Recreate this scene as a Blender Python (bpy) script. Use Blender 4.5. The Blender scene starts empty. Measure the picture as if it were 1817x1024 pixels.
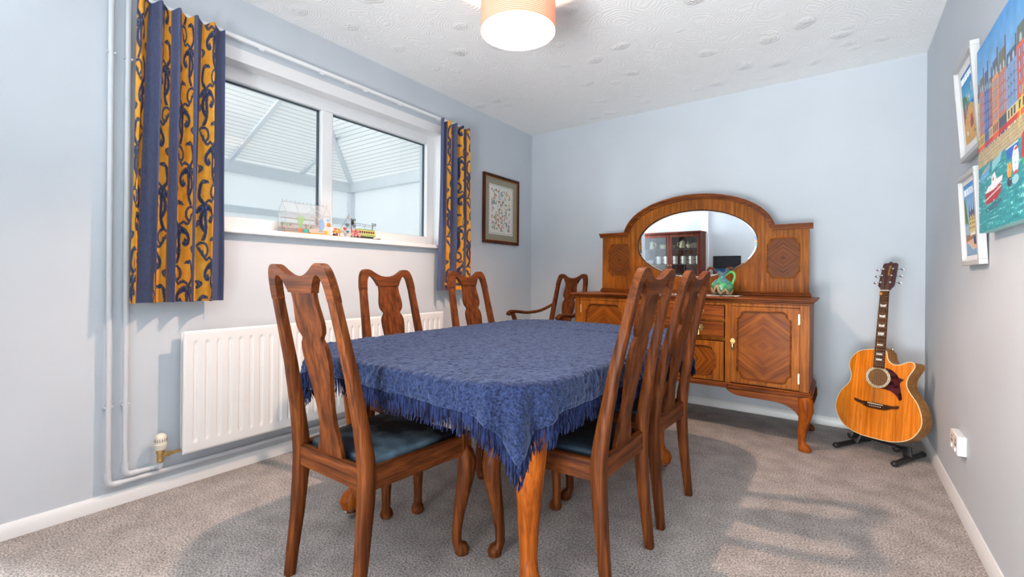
import bpy, math, random
import numpy as np
from math import sin, cos, pi, radians, sqrt, atan2
from mathutils import Vector, Matrix
random.seed(7); RNG = np.random.default_rng(7)
sc = bpy.context.scene
COL = sc.collection

# ------------------------------------------------------------------ camera
CAM = (2.4989, -3.7641, 0.9867); YAW = 0.6278; ROLL = 0.009; FPX = 803.4; V0 = 492.16
cd = bpy.data.cameras.new('camera'); cam = bpy.data.objects.new('camera', cd); COL.objects.link(cam)
_f = Vector((-sin(YAW), cos(YAW), 0)); _r = Vector((cos(YAW), sin(YAW), 0)); _u = Vector((0, 0, 1))
_r2 = _r*cos(ROLL) + _u*sin(ROLL); _u2 = _u*cos(ROLL) - _r*sin(ROLL)
mm = Matrix((_r2, _u2, -_f)).transposed().to_4x4(); mm.translation = Vector(CAM)
cam.matrix_world = mm
cd.sensor_width = 36; cd.lens = FPX/1817*36; cd.shift_y = -(512-V0)/1817
cd.clip_start = 0.05; cd.clip_end = 100
sc.camera = cam

# ------------------------------------------------------------------ world, lights, exposure
W = bpy.data.worlds.new('world'); sc.world = W; W.use_nodes = True
wn = W.node_tree.nodes; wl = W.node_tree.links
bg = wn['Background']
tc = wn.new('ShaderNodeTexCoord'); sep = wn.new('ShaderNodeSeparateXYZ'); cr = wn.new('ShaderNodeValToRGB')
wl.new(tc.outputs['Generated'], sep.inputs[0]); wl.new(sep.outputs['Z'], cr.inputs[0]); wl.new(cr.outputs[0], bg.inputs[0])
cr.color_ramp.elements[0].color = (0.78, 0.80, 0.81, 1); cr.color_ramp.elements[0].position = 0.0
cr.color_ramp.elements[1].color = (0.97, 0.985, 1.0, 1); cr.color_ramp.elements[1].position = 0.12
bg.inputs[1].default_value = 0.56

def area_light(name, loc, rot, sx, sy, power, color):
    l = bpy.data.lights.new(name, 'AREA'); l.shape = 'RECTANGLE'; l.size = sx; l.size_y = sy; l.energy = power; l.color = color
    o = bpy.data.objects.new(name, l); COL.objects.link(o); o.location = loc; o.rotation_euler = rot
    return o
# added frontal fill panel, unseen, shining in through the opening behind the camera
area_light('fill_behind_camera', (1.35, -7.6, 1.5), (radians(90), 0, radians(-6)), 3.2, 3.4, 108, (0.93, 0.97, 1.0))
# added unseen fill panel, tilted up to lighten the ceiling
area_light('fill_ceiling', (2.05, -5.7, .02), (radians(134), 0, radians(-4)), 1.5, 1.2, 128, (0.97, 0.98, 1.0))
# added unseen fill in the recess, put there to lift the right wall
area_light('fill_recess', (-0.9, -3.98, 1.45), (radians(100), 0, radians(-64)), 0.55, 1.7, 75, (0.90, 0.96, 1.0))

sc.view_settings.view_transform = 'Standard'; sc.view_settings.look = 'None'
sc.view_settings.exposure = 1.34; sc.view_settings.gamma = 1.0; sc.view_settings.use_curve_mapping = False
sc.cycles.max_bounces = 10; sc.cycles.diffuse_bounces = 6; sc.cycles.transparent_max_bounces = 12
sc.cycles.sample_clamp_indirect = 4.0
sc.cycles.caustics_reflective = False; sc.cycles.caustics_refractive = False

# ------------------------------------------------------------------ mesh helpers
class MB:
    def __init__(s): s.v = []; s.f = []; s.m = []
    def add(s, vs, fs, mat=0):
        b = len(s.v); s.v += [tuple(map(float, p)) for p in vs]
        s.f += [tuple(i+b for i in f) for f in fs]; s.m += [mat]*len(fs)
        return s
    def box(s, x0, x1, y0, y1, z0, z1, mat=0):
        vs = [(x0,y0,z0),(x1,y0,z0),(x1,y1,z0),(x0,y1,z0),(x0,y0,z1),(x1,y0,z1),(x1,y1,z1),(x0,y1,z1)]
        return s.add(vs, [(0,3,2,1),(4,5,6,7),(0,1,5,4),(1,2,6,5),(2,3,7,6),(3,0,4,7)], mat)
    def rings(s, rings, closed=False, caps=True, mat=0):
        n = len(rings[0]); vs = [p for r in rings for p in r]; fs = []
        k = len(rings)
        for i in range(k if closed else k-1):
            a = i*n; b = ((i+1) % k)*n
            for j in range(n):
                j2 = (j+1) % n; fs.append((a+j, a+j2, b+j2, b+j))
        if caps and not closed:
            fs.append(tuple(range(n))[::-1]); fs.append(tuple((k-1)*n+j for j in range(n)))
        return s.add(vs, fs, mat)
    def tube(s, pts, r, seg=10, closed=False, caps=True, sec=None, up=None, mat=0):
        """sweep: r number / list of numbers / list of (a,b); sec = unit section list"""
        pts = [Vector(p) for p in pts]; n = len(pts)
        if sec is None: sec = [(cos(2*pi*j/seg), sin(2*pi*j/seg)) for j in range(seg)]
        rings = []; prev = Vector(up) if up else None
        for i, p in enumerate(pts):
            if closed: t = pts[(i+1) % n]-pts[i-1]
            else: t = pts[min(i+1, n-1)]-pts[max(i-1, 0)]
            t.normalize()
            if prev is None: prev = Vector((0, 0, 1)) if abs(t.z) < .9 else Vector((0, 1, 0))
            a = (Vector(up) if up else prev); a = a - t*a.dot(t)
            if a.length < 1e-6: a = prev - t*prev.dot(t)
            a.normalize(); b = t.cross(a); prev = a
            q = r[i] if isinstance(r, (list, tuple)) and len(r) == n and n > 2 or (isinstance(r, list)) else r
            ra, rb = q if isinstance(q, (tuple, list)) else (q, q)
            rings.append([p + b*(u*ra) + a*(w*rb) for u, w in sec])
        return s.rings(rings, closed, caps, mat)
    def lathe(s, prof, c=(0,0,0), seg=24, mat=0, sx=1, sy=1):
        rings = [[(c[0]+r*cos(2*pi*j/seg)*sx, c[1]+r*sin(2*pi*j/seg)*sy, c[2]+z) for j in range(seg)] for r, z in prof]
        return s.rings(rings, False, True, mat)
    def prism(s, pts, fn, t0, t1, mat=0):
        """pts 2D outline; fn(u,w,t)->3D"""
        n = len(pts)
        return s.rings([[fn(u, w, t0) for u, w in pts], [fn(u, w, t1) for u, w in pts]], mat=mat)
    def frame(s, inner, outer, fn, t0, t1, mat=0):
        """closed strip between two matched outlines, extruded"""
        n = len(inner)
        return s.rings([[fn(*inner[i], t0), fn(*outer[i], t0), fn(*outer[i], t1), fn(*inner[i], t1)] for i in range(n)], closed=True, mat=mat)
    def sphere(s, c, r, seg=14, rg=9, mat=0):
        rx, ry, rz = r if isinstance(r, (tuple, list)) else (r, r, r)
        return s.rings([[(c[0]+rx*sin(pi*(i+.02)/(rg+.04))*cos(2*pi*j/seg), c[1]+ry*sin(pi*(i+.02)/(rg+.04))*sin(2*pi*j/seg), c[2]-rz*cos(pi*(i+.02)/(rg+.04))) for j in range(seg)] for i in range(rg+1)], mat=mat)

ROUND4 = [(1,-.8),(1,.8),(.8,1),(-.8,1),(-1,.8),(-1,-.8),(-.8,-1),(.8,-1)]
def obj(name, mb, mat, parent=None, smooth=True, bevel=0, subsurf=0, angle=38):
    me = bpy.data.meshes.new(name); me.from_pydata(mb.v, [], mb.f); me.update()
    import bmesh
    bm = bmesh.new(); bm.from_mesh(me); bmesh.ops.recalc_face_normals(bm, faces=bm.faces); bm.to_mesh(me); bm.free()
    mats = mat if isinstance(mat, (list, tuple)) else [mat]
    for m in mats: me.materials.append(m)
    if len(mats) > 1: me.polygons.foreach_set('material_index', mb.m)
    if smooth:
        me.shade_smooth(); me.set_sharp_from_angle(angle=radians(angle))
    o = bpy.data.objects.new(name, me); COL.objects.link(o)
    if bevel:
        b = o.modifiers.new('bevel', 'BEVEL'); b.width = bevel; b.segments = 2; b.limit_method = 'ANGLE'; b.angle_limit = radians(35); b.harden_normals = False
    if subsurf:
        b = o.modifiers.new('sub', 'SUBSURF'); b.levels = subsurf; b.render_levels = subsurf
    if parent: o.parent = parent
    return o
def tag(o, label, cat, group=None):
    o['label'] = label; o['category'] = cat
    if group: o['group'] = group
    return o
def thing(name, label, cat, loc=(0,0,0), rz=0, group=None, rot=None):
    o = bpy.data.objects.new(name, None); COL.objects.link(o); o.location = loc
    o.rotation_euler = rot if rot else (0, 0, rz); o.empty_display_size = .1
    return tag(o, label, cat, group)
def struct(o): o['kind'] = 'structure'; return o
def dup(root, loc, rot, label, group=None):
    r = root.copy(); COL.objects.link(r); r.location = loc; r.rotation_euler = rot; r['label'] = label
    if group: r['group'] = group
    for ch in list(root.children):
        c = ch.copy(); COL.objects.link(c); c.parent = r
        for g in ch.children:
            d = g.copy(); COL.objects.link(d); d.parent = c
    return r
def spline(pts, n=8, closed=False):
    """Catmull-Rom through points (any dimension)"""
    P = [np.array(p, float) for p in pts]; out = []; m = len(P)
    rng = range(m if closed else m-1)
    for i in rng:
        if closed: a, b, c, d = P[i-1], P[i], P[(i+1) % m], P[(i+2) % m]
        else: a, b, c, d = P[max(i-1, 0)], P[i], P[i+1], P[min(i+2, m-1)]
        for k in range(n):
            t = k/n; out.append(tuple(.5*((2*b)+(-a+c)*t+(2*a-5*b+4*c-d)*t*t+(-a+3*b-3*c+d)*t**3)))
    if not closed: out.append(tuple(P[-1]))
    return out
def interp(z, zs, vs): return float(np.interp(z, zs, vs))

# ------------------------------------------------------------------ materials
def newmat(name):
    m = bpy.data.materials.new(name); m.use_nodes = True
    return m, m.node_tree.nodes, m.node_tree.links, m.node_tree.nodes['Principled BSDF']
def plain(name, c, rough=.5, metal=0, spec=.5, **kw):
    m, n, l, p = newmat(name); p.inputs['Base Color'].default_value = (*c, 1); p.inputs['Roughness'].default_value = rough
    p.inputs['Metallic'].default_value = metal; p.inputs['Specular IOR Level'].default_value = spec
    for k, v in kw.items(): p.inputs[k.replace('_', ' ')].default_value = v
    return m
def noise_mat(name, c1, c2, scale, rough=.6, bump=.1, bscale=None, detail=4, spec=.4, coord='Object', ramp=(.35, .65), stretch=(1,1,1), bdist=.002):
    m, n, l, p = newmat(name)
    t = n.new('ShaderNodeTexCoord'); mp = n.new('ShaderNodeMapping'); mp.inputs['Scale'].default_value = stretch
    l.new(t.outputs[coord], mp.inputs[0])
    a = n.new('ShaderNodeTexNoise'); a.inputs['Scale'].default_value = scale; a.inputs['Detail'].default_value = detail
    l.new(mp.outputs[0], a.inputs[0])
    r = n.new('ShaderNodeValToRGB'); r.color_ramp.elements[0].color = (*c1, 1); r.color_ramp.elements[1].color = (*c2, 1)
    r.color_ramp.elements[0].position, r.color_ramp.elements[1].position = ramp
    l.new(a.outputs[0], r.inputs[0]); l.new(r.outputs[0], p.inputs['Base Color'])
    p.inputs['Roughness'].default_value = rough; p.inputs['Specular IOR Level'].default_value = spec
    if bump:
        b = n.new('ShaderNodeBump'); b.inputs['Strength'].default_value = bump; b.inputs['Distance'].default_value = bdist
        if bscale:
            a2 = n.new('ShaderNodeTexNoise'); a2.inputs['Scale'].default_value = bscale; a2.inputs['Detail'].default_value = 3; l.new(mp.outputs[0], a2.inputs[0]); l.new(a2.outputs[0], b.inputs['Height'])
        else: l.new(a.outputs[0], b.inputs['Height'])
        l.new(b.outputs[0], p.inputs['Normal'])
    return m
def wood(name, dark, mid, light, axis='z', rough=.42, scale=1.0, rot=0, mirror=None, coat=.02):
    """long-grained oak; mirror=(cx,cz) gives book-matched quarters with the grain turned by rot"""
    m, n, l, p = newmat(name)
    t = n.new('ShaderNodeTexCoord'); src = t.outputs['Object']
    if mirror:
        sx = n.new('ShaderNodeSeparateXYZ'); l.new(src, sx.inputs[0]); cx = n.new('ShaderNodeCombineXYZ')
        for k, (ax, c) in enumerate((('X', mirror[0]), ('Z', mirror[1]))):
            s_ = n.new('ShaderNodeMath'); s_.operation = 'SUBTRACT'; s_.inputs[1].default_value = c; l.new(sx.outputs[ax], s_.inputs[0])
            a_ = n.new('ShaderNodeMath'); a_.operation = 'ABSOLUTE'; l.new(s_.outputs[0], a_.inputs[0]); l.new(a_.outputs[0], cx.inputs[ax])
        l.new(sx.outputs['Y'], cx.inputs['Y']); src = cx.outputs[0]
    mp0 = n.new('ShaderNodeMapping'); mp0.inputs['Rotation'].default_value = (0, rot, 0); l.new(src, mp0.inputs[0])
    mp = n.new('ShaderNodeMapping')
    st = {'x': (.045, 1, 1), 'y': (1, .045, 1), 'z': (1, 1, .045)}[axis]; mp.inputs['Scale'].default_value = st
    l.new(mp0.outputs[0], mp.inputs[0])
    a = n.new('ShaderNodeTexNoise'); a.inputs['Scale'].default_value = 62*scale; a.inputs['Detail'].default_value = 5; a.inputs['Distortion'].default_value = .35
    b = n.new('ShaderNodeTexNoise'); b.inputs['Scale'].default_value = 260*scale; b.inputs['Detail'].default_value = 2
    g = n.new('ShaderNodeTexNoise'); g.inputs['Scale'].default_value = 5; g.inputs['Detail'].default_value = 2; l.new(t.outputs['Object'], g.inputs[0])
    l.new(mp.outputs[0], a.inputs[0]); l.new(mp.outputs[0], b.inputs[0])
    r = n.new('ShaderNodeValToRGB'); e = r.color_ramp.elements
    e[0].position = .3; e[0].color = (*dark, 1); e[1].position = .72; e[1].color = (*light, 1); k = e.new(.5); k.color = (*mid, 1)
    l.new(a.outputs[0], r.inputs[0])
    r2 = n.new('ShaderNodeValToRGB'); r2.color_ramp.elements[0].position = .36; r2.color_ramp.elements[0].color = (.5, .46, .42, 1); r2.color_ramp.elements[1].position = .56; r2.color_ramp.elements[1].color = (1, 1, 1, 1)
    l.new(b.outputs[0], r2.inputs[0])
    mx = n.new('ShaderNodeMix'); mx.data_type = 'RGBA'; mx.blend_type = 'MULTIPLY'; mx.inputs[0].default_value = .55
    l.new(r.outputs[0], mx.inputs[6]); l.new(r2.outputs[0], mx.inputs[7])
    r3 = n.new('ShaderNodeValToRGB'); r3.color_ramp.elements[0].position = .35; r3.color_ramp.elements[0].color = (.72, .68, .66, 1); r3.color_ramp.elements[1].position = .65; r3.color_ramp.elements[1].color = (1.12, 1.1, 1.05, 1)
    l.new(g.outputs[0], r3.inputs[0])
    m2 = n.new('ShaderNodeMix'); m2.data_type = 'RGBA'; m2.blend_type = 'MULTIPLY'; m2.inputs[0].default_value = .8
    l.new(mx.outputs[2], m2.inputs[6]); l.new(r3.outputs[0], m2.inputs[7]); l.new(m2.outputs[2], p.inputs['Base Color'])
    bp = n.new('ShaderNodeBump'); bp.inputs['Strength'].default_value = .12; bp.inputs['Distance'].default_value = .001
    l.new(b.outputs[0], bp.inputs['Height']); l.new(bp.outputs[0], p.inputs['Normal'])
    p.inputs['Roughness'].default_value = rough+.10; p.inputs['Coat Weight'].default_value = coat; p.inputs['Coat Roughness'].default_value = .25; p.inputs['Specular IOR Level'].default_value = .12
    return m
def attr_mat(name, rough=.6, bump=0, bscale=300, spec=.3):
    m, n, l, p = newmat(name); a = n.new('ShaderNodeAttribute'); a.attribute_name = 'Col'
    l.new(a.outputs['Color'], p.inputs['Base Color']); p.inputs['Roughness'].default_value = rough; p.inputs['Specular IOR Level'].default_value = spec
    if bump:
        t = n.new('ShaderNodeTexCoord'); q = n.new('ShaderNodeTexNoise'); q.inputs['Scale'].default_value = bscale; l.new(t.outputs['Object'], q.inputs[0])
        b = n.new('ShaderNodeBump'); b.inputs['Strength'].default_value = bump; b.inputs['Distance'].default_value = .001; l.new(q.outputs[0], b.inputs['Height']); l.new(b.outputs[0], p.inputs['Normal'])
    return m
def grid_obj(name, P, colors, mat, parent=None, smooth=True):
    """P (ny,nx,3) array, colours (ny,nx,3) linear or None"""
    ny, nx = P.shape[:2]
    me = bpy.data.meshes.new(name)
    idx = np.arange(ny*nx).reshape(ny, nx)
    F = np.stack([idx[:-1, :-1], idx[:-1, 1:], idx[1:, 1:], idx[1:, :-1]], -1).reshape(-1, 4)
    me.from_pydata(P.reshape(-1, 3).tolist(), [], F.tolist()); me.update()
    if colors is not None:
        at = me.color_attributes.new('Col', 'FLOAT_COLOR', 'POINT')
        c = np.ones((ny*nx, 4), np.float32); c[:, :3] = colors.reshape(-1, 3); at.data.foreach_set('color', c.ravel())
    me.materials.append(mat)
    if smooth: me.shade_smooth()
    o = bpy.data.objects.new(name, me); COL.objects.link(o)
    if parent: o.parent = parent
    return o
def lin(r, g, b): return tuple(((c/255)/12.92 if c/255 <= .04045 else ((c/255+.055)/1.055)**2.4) for c in (r, g, b))
def L(r, g, b): return np.array(lin(r, g, b))

M = {}
M['wall'] = noise_mat('wall_paint_pale_blue', (.55, .59, .635), (.57, .61, .655), 3, .75, .05, 90, spec=.25)
M['white'] = plain('white_gloss_paint', (.80, .80, .80), .35)
M['pvc'] = plain('white_plastic', (.84, .85, .86), .3)
M['black'] = plain('black_rubber', (.012, .012, .013), .45)
M['chrome'] = plain('chrome', (.75, .75, .76), .15, 1)
M['brass'] = plain('aged_brass', (.72, .50, .20), .28, 1)
OAK = (lin(60, 28, 11), lin(96, 49, 20), lin(128, 70, 31))
M['oak_z'] = wood('oak_brown_upright', *OAK, axis='z'); M['oak_x'] = wood('oak_brown_across', *OAK, axis='x'); M['oak_y'] = wood('oak_brown_along', *OAK, axis='y')
GOLD = (lin(112, 58, 10), lin(146, 82, 18), lin(172, 104, 28))
M['gold_z'] = wood('golden_oak_upright', *GOLD, axis='z', rough=.34); M['gold_x'] = wood('golden_oak_across', *GOLD, axis='x', rough=.34)
M['mid_x'] = wood('russet_oak_across', lin(74, 34, 8), lin(124, 62, 18), lin(150, 84, 28), axis='x', rough=.3)
M['leg_gold'] = wood('honey_oak_leg', lin(112, 52, 12), lin(152, 76, 20), lin(174, 96, 30), axis='z', rough=.32)

# ceiling with swirled plaster texture
def ceiling_mat():
    m, n, l, p = newmat('swirled_plaster'); p.inputs['Base Color'].default_value = (.91, .91, .90, 1); p.inputs['Roughness'].default_value = .8
    t = n.new('ShaderNodeTexCoord'); v = n.new('ShaderNodeTexVoronoi'); v.inputs['Scale'].default_value = 5.2; v.inputs['Randomness'].default_value = .75
    nz = n.new('ShaderNodeTexNoise'); nz.inputs['Scale'].default_value = 4; nz.inputs['Detail'].default_value = 2; l.new(t.outputs['Object'], nz.inputs[0])
    ad = n.new('ShaderNodeVectorMath'); ad.operation = 'SCALE'; ad.inputs['Scale'].default_value = .12; l.new(nz.outputs['Color'], ad.inputs[0])
    a2 = n.new('ShaderNodeVectorMath'); a2.operation = 'ADD'; l.new(t.outputs['Object'], a2.inputs[0]); l.new(ad.outputs[0], a2.inputs[1]); l.new(a2.outputs[0], v.inputs['Vector'])
    s1 = n.new('ShaderNodeMath'); s1.operation = 'MULTIPLY'; s1.inputs[1].default_value = 95; l.new(v.outputs['Distance'], s1.inputs[0])
    s2 = n.new('ShaderNodeMath'); s2.operation = 'SINE'; l.new(s1.outputs[0], s2.inputs[0])
    fine = n.new('ShaderNodeTexNoise'); fine.inputs['Scale'].default_value = 70; fine.inputs['Detail'].default_value = 4; l.new(t.outputs['Object'], fine.inputs[0])
    core = n.new('ShaderNodeMapRange'); core.inputs['From Min'].default_value = 0; core.inputs['From Max'].default_value = .32; core.inputs['To Min'].default_value = 1; core.inputs['To Max'].default_value = 0; l.new(v.outputs['Distance'], core.inputs[0])
    k1 = n.new('ShaderNodeMath'); k1.operation = 'MULTIPLY'; l.new(core.outputs[0], k1.inputs[0]); l.new(fine.outputs[0], k1.inputs[1])
    k2 = n.new('ShaderNodeMath'); k2.operation = 'MULTIPLY'; k2.inputs[1].default_value = .045; l.new(s2.outputs[0], k2.inputs[0])
    k4 = n.new('ShaderNodeMath'); k4.operation = 'MULTIPLY'; l.new(k2.outputs[0], k4.inputs[0]); l.new(fine.outputs[0], k4.inputs[1])
    k3 = n.new('ShaderNodeMath'); k3.operation = 'MULTIPLY_ADD'; k3.inputs[1].default_value = 1.25; l.new(k1.outputs[0], k3.inputs[0]); l.new(k4.outputs[0], k3.inputs[2])
    b = n.new('ShaderNodeBump'); b.inputs['Strength'].default_value = 1.0; b.inputs['Distance'].default_value = .022; l.new(k3.outputs[0], b.inputs['Height']); l.new(b.outputs[0], p.inputs['Normal'])
    return m
M['ceiling'] = ceiling_mat()
def carpet_mat():
    m, n, l, p = newmat('grey_beige_carpet'); t = n.new('ShaderNodeTexCoord')
    a = n.new('ShaderNodeTexNoise'); a.inputs['Scale'].default_value = 150; a.inputs['Detail'].default_value = 4; a.inputs['Roughness'].default_value = .8; l.new(t.outputs['Object'], a.inputs[0])
    r = n.new('ShaderNodeValToRGB'); e = r.color_ramp.elements; e[0].position = .38; e[0].color = (.15, .13, .12, 1); e[1].position = .62; e[1].color = (.66, .60, .57, 1)
    l.new(a.outputs[0], r.inputs[0])
    g = n.new('ShaderNodeTexNoise'); g.inputs['Scale'].default_value = 9; g.inputs['Detail'].default_value = 5; l.new(t.outputs['Object'], g.inputs[0])
    r3 = n.new('ShaderNodeValToRGB'); r3.color_ramp.elements[0].position = .35; r3.color_ramp.elements[0].color = (.84, .84, .84, 1); r3.color_ramp.elements[1].position = .65; r3.color_ramp.elements[1].color = (1.1, 1.1, 1.1, 1)
    l.new(g.outputs[0], r3.inputs[0])
    mx = n.new('ShaderNodeMix'); mx.data_type = 'RGBA'; mx.blend_type = 'MULTIPLY'; mx.inputs[0].default_value = 1; l.new(r.outputs[0], mx.inputs[6]); l.new(r3.outputs[0], mx.inputs[7])
    l.new(mx.outputs[2], p.inputs['Base Color']); p.inputs['Roughness'].default_value = .95; p.inputs['Specular IOR Level'].default_value = .1
    b = n.new('ShaderNodeBump'); b.inputs['Strength'].default_value = .7; b.inputs['Distance'].default_value = .006; l.new(a.outputs[0], b.inputs['Height']); l.new(b.outputs[0], p.inputs['Normal'])
    return m
M['carpet'] = carpet_mat()
def glass_mat(name, tint=(.96, .98, .98), refl=.06, milk=0):
    m, n, l, p = newmat(name); n.remove(p); o = n['Material Output']
    t = n.new('ShaderNodeBsdfTransparent'); t.inputs[0].default_value = (*tint, 1); g = n.new('ShaderNodeBsdfGlossy'); g.inputs['Roughness'].default_value = .02
    mx = n.new('ShaderNodeMixShader'); mx.inputs[0].default_value = refl; l.new(t.outputs[0], mx.inputs[1]); l.new(g.outputs[0], mx.inputs[2]); out = mx
    if milk:
        d = n.new('ShaderNodeBsdfDiffuse'); d.inputs[0].default_value = (.95, .95, .95, 1); out = n.new('ShaderNodeMixShader'); out.inputs[0].default_value = milk; l.new(mx.outputs[0], out.inputs[1]); l.new(d.outputs[0], out.inputs[2])
    l.new(out.outputs[0], o.inputs[0])
    return m
M['glass'] = glass_mat('window_glass', refl=.025)
M['acrylic'] = glass_mat('clear_acrylic', (.985, .99, .995), .05, .16)
def translucent(name, c, k=.6):
    m, n, l, p = newmat(name); n.remove(p); o = n['Material Output']
    d = n.new('ShaderNodeBsdfDiffuse'); d.inputs[0].default_value = (*c, 1); t = n.new('ShaderNodeBsdfTranslucent'); t.inputs[0].default_value = (*c, 1)
    mx = n.new('ShaderNodeMixShader'); mx.inputs[0].default_value = k; l.new(d.outputs[0], mx.inputs[1]); l.new(t.outputs[0], mx.inputs[2]); l.new(mx.outputs[0], o.inputs[0])
    return m
M['blind'] = translucent('pleated_blind_fabric', (.92, .93, .93), .6)

# ------------------------------------------------------------------ room shell
RW = 2.9226; RH = 2.4; YB = -4.62; XA = -.78; YA = -3.66
WY0, WY1, WZ0, WZ1 = -3.08, -1.245, 1.225, 2.088          # window opening in the left wall
sk = .058; skt = .015
def S(name, mb, mat, **k): return struct(obj(name, mb, mat, **k))
S('floor', MB().box(XA, RW, YB, 0, -.12, 0), M['carpet'], smooth=False)
S('ceiling', MB().box(XA, RW, YB, 0, RH, RH+.12), M['ceiling'], smooth=False)
b = MB(); TH = .26
b.box(-TH, 0, YA, WY0, 0, RH).box(-TH, 0, WY1, .12, 0, RH).box(-TH, 0, WY0, WY1, 0, WZ0-.03).box(-TH, 0, WY0, WY1, WZ1, RH)
S('wall_left', b, M['wall'], smooth=False)
S('wall_back', MB().box(0, RW+.12, 0, .12, 0, RH), M['wall'], smooth=False)
S('wall_right', MB().box(RW, RW+.12, YB-.12, 0, 0, RH), M['wall'], smooth=False)
# far side of the room, behind the camera (seen in the mirror)
b = MB().box(XA-.12, .62, YB-.12, YB, 0, RH).box(.73, 1.40, YB-.12, YB, 0, RH).box(1.40, 2.82, YB-.12, YB, 2.36, RH).box(2.82, RW, YB-.12, YB, 0, RH).box(.62, .73, YB-.12, YB, 0, RH)
S('wall_front', b, M['wall'], smooth=False)
b = MB().box(XA-.12, XA, YB, -4.25, 0, RH).box(XA-.12, XA, -3.72, YA+.12, 0, RH).box(XA-.12, XA, -4.25, -3.72, 0, .5).box(XA-.12, XA, -4.25, -3.72, 2.3, RH).box(XA, -TH, YA, YA+.12, 0, RH)
S('wall_alcove', b, M['wall'], smooth=False)
S('trim_1', MB().box(.62, .73, YB, YB+.035, 0, RH-.02), M['white'], bevel=.004)
def skirting(name, pts, nrm, z=sk):
    b = MB(); x0, y0 = pts[0]; x1, y1 = pts[1]; nx, ny = nrm
    prof = [(0, 0), (skt, 0), (skt, z-.022), (skt*.55, z-.006), (skt*.35, z), (0, z)]
    b.rings([[(x+nx*d, y+ny*d, zz) for d, zz in prof] for x, y in ((x0, y0), (x1, y1))])
    return S(name, b, M['white'])
skirting('baseboard_left', [(0, 0), (0, YA)], (1, 0)); skirting('baseboard_back', [(0, 0), (RW, 0)], (0, -1)); skirting('baseboard_right', [(RW, 0), (RW, YB)], (-1, 0)); skirting('baseboard_front', [(XA, YB), (.62, YB)], (0, 1))

# casement windows; the two behind the camera are added to admit fill light
def window(name, T, u0, u1, z0, z1, mull, prof=.075, dep=.06):
    """T(u, d, z)->xyz ; casement frame with panes"""
    root = struct(thing(name, 'x', 'window')); del root['label']; del root['category']
    def bx(b, a0, a1, c0, c1, d0=0., d1=dep):
        v = [T(u, d, z) for z in (c0, c1) for d in (d0, d1) for u in (a0, a1)]
        b.add(v, [(0,1,3,2),(4,6,7,5),(0,4,5,1),(2,3,7,6),(0,2,6,4),(1,5,7,3)])
    b = MB(); bx(b, u0+prof, u1-prof, z1-prof, z1); bx(b, u0+prof, u1-prof, z0, z0+prof*.9); bx(b, u0, u0+prof, z0, z1); bx(b, u1-prof, u1, z0, z1)
    for m in mull: bx(b, m-prof*.5, m+prof*.5, z0+prof*.9, z1-prof)
    obj('window_frame', b, M['pvc'], root, bevel=.006)
    es = [u0+prof] + [e for m in mull for e in (m-prof*.5, m+prof*.5)] + [u1-prof]
    for k in range(0, len(es), 2):
        g = MB(); bx(g, es[k]-.004, es[k+1]+.004, z0+prof*.9-.004, z1-prof+.004, dep*.45, dep*.5); obj('pane', g, M['glass'], root, smooth=False)
        g = MB(); e0, e1, c0, c1 = es[k], es[k+1], z0+prof*.9, z1-prof
        for q in ((e0, e0+.008, c0, c1), (e1-.012, e1, c0, c1), (e0, e1, c1-.008, c1), (e0, e1, c0, c0+.003)): bx(g, *q, dep*.5, dep*.7)
        obj('gasket', g, M['gasket'], root, smooth=False)
    return root
M['gasket'] = plain('dark_gasket', (.05, .075, .09), .5)
window('window_2', lambda u, d, z: (u, YB-.02-d, z), 1.40, 2.82, .01, 2.36, [2.11])  # unseen added window, made full height for the frontal fill
window('window_3', lambda u, d, z: (XA-.02-d, u, z), -4.25, -3.72, .5, 2.3, [])  # unseen added window for the recess fill
# main window in the left wall: the frame stands 9 cm back in the opening
window('window_1', lambda u, d, z: (-.095-d, u, z), WY0, WY1, WZ0, WZ1, [-2.16], prof=.078)
b = MB().box(-.158, 0, WY0, WY1, WZ0-.03, WZ0).box(0, .05, WY0-.04, WY1+.04, WZ0-.028, WZ0)
S('trim_2', b, M['white'], bevel=.005)
b = MB().box(-.094, .0, WY1-.006, WY1, WZ0, WZ1).box(-.094, .0, WY0, WY0+.006, WZ0, WZ1).box(-.094, .0, WY0, WY1, WZ1-.006, WZ1).box(0.0, .004, WY0-.0, WY1+.0, WZ1-.01, WZ1+.055)
S('trim_3', b, M['white'], smooth=False)

# ------------------------------------------------------------------ conservatory outside the window
XC, YC, ZE = -2.3, -.47, 2.085; KS = .4; YS = -4.4
M['seam'] = plain('blind_seam_grey', (.55, .57, .58), .8)  # double-layer fold seams, their backlit darkness put into the grey colour
M['frost'] = translucent('obscured_glazing', (.93, .95, .96), .75)
def pleat(name, path_fn, rows, label, slack=0.018):
    return None
b = MB(); n = 84; run = 2.0
vs = []; fs = []
for i in range(n+1):
    d = run*i/n; x = XC+.03+d; z = ZE+.03+KS*d + (.024 if i % 2 else -.024)
    vs += [(x, YC-d-.0, z), (x, YS, z)]
    if i: fs.append((2*i-2, 2*i, 2*i+1, 2*i-1))
b.add(vs, fs)
for i in range(1, n, 2):
    d = run*i/n; x = XC+.03+d; z = ZE+.03+KS*d-.026; b.box(x-.004, x+.004, YS, YC-d, z, z+.002, 1)
tag(obj('roof_blind', b, [M['blind'], M['seam']], smooth=False), 'white pleated blind under the long slope of the conservatory roof, seen in both window panes', 'blind')
b = MB(); vs = []; fs = []
for i in range(n+1):
    d = run*i/n; y = YC-.03-d; z = ZE+.03+KS*d + (.024 if i % 2 else -.024)
    vs += [(XC+d+.02, y, z), (-.3, y, z)]
    if i: fs.append((2*i-2, 2*i-1, 2*i+1, 2*i))
b.add(vs, fs)
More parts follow.
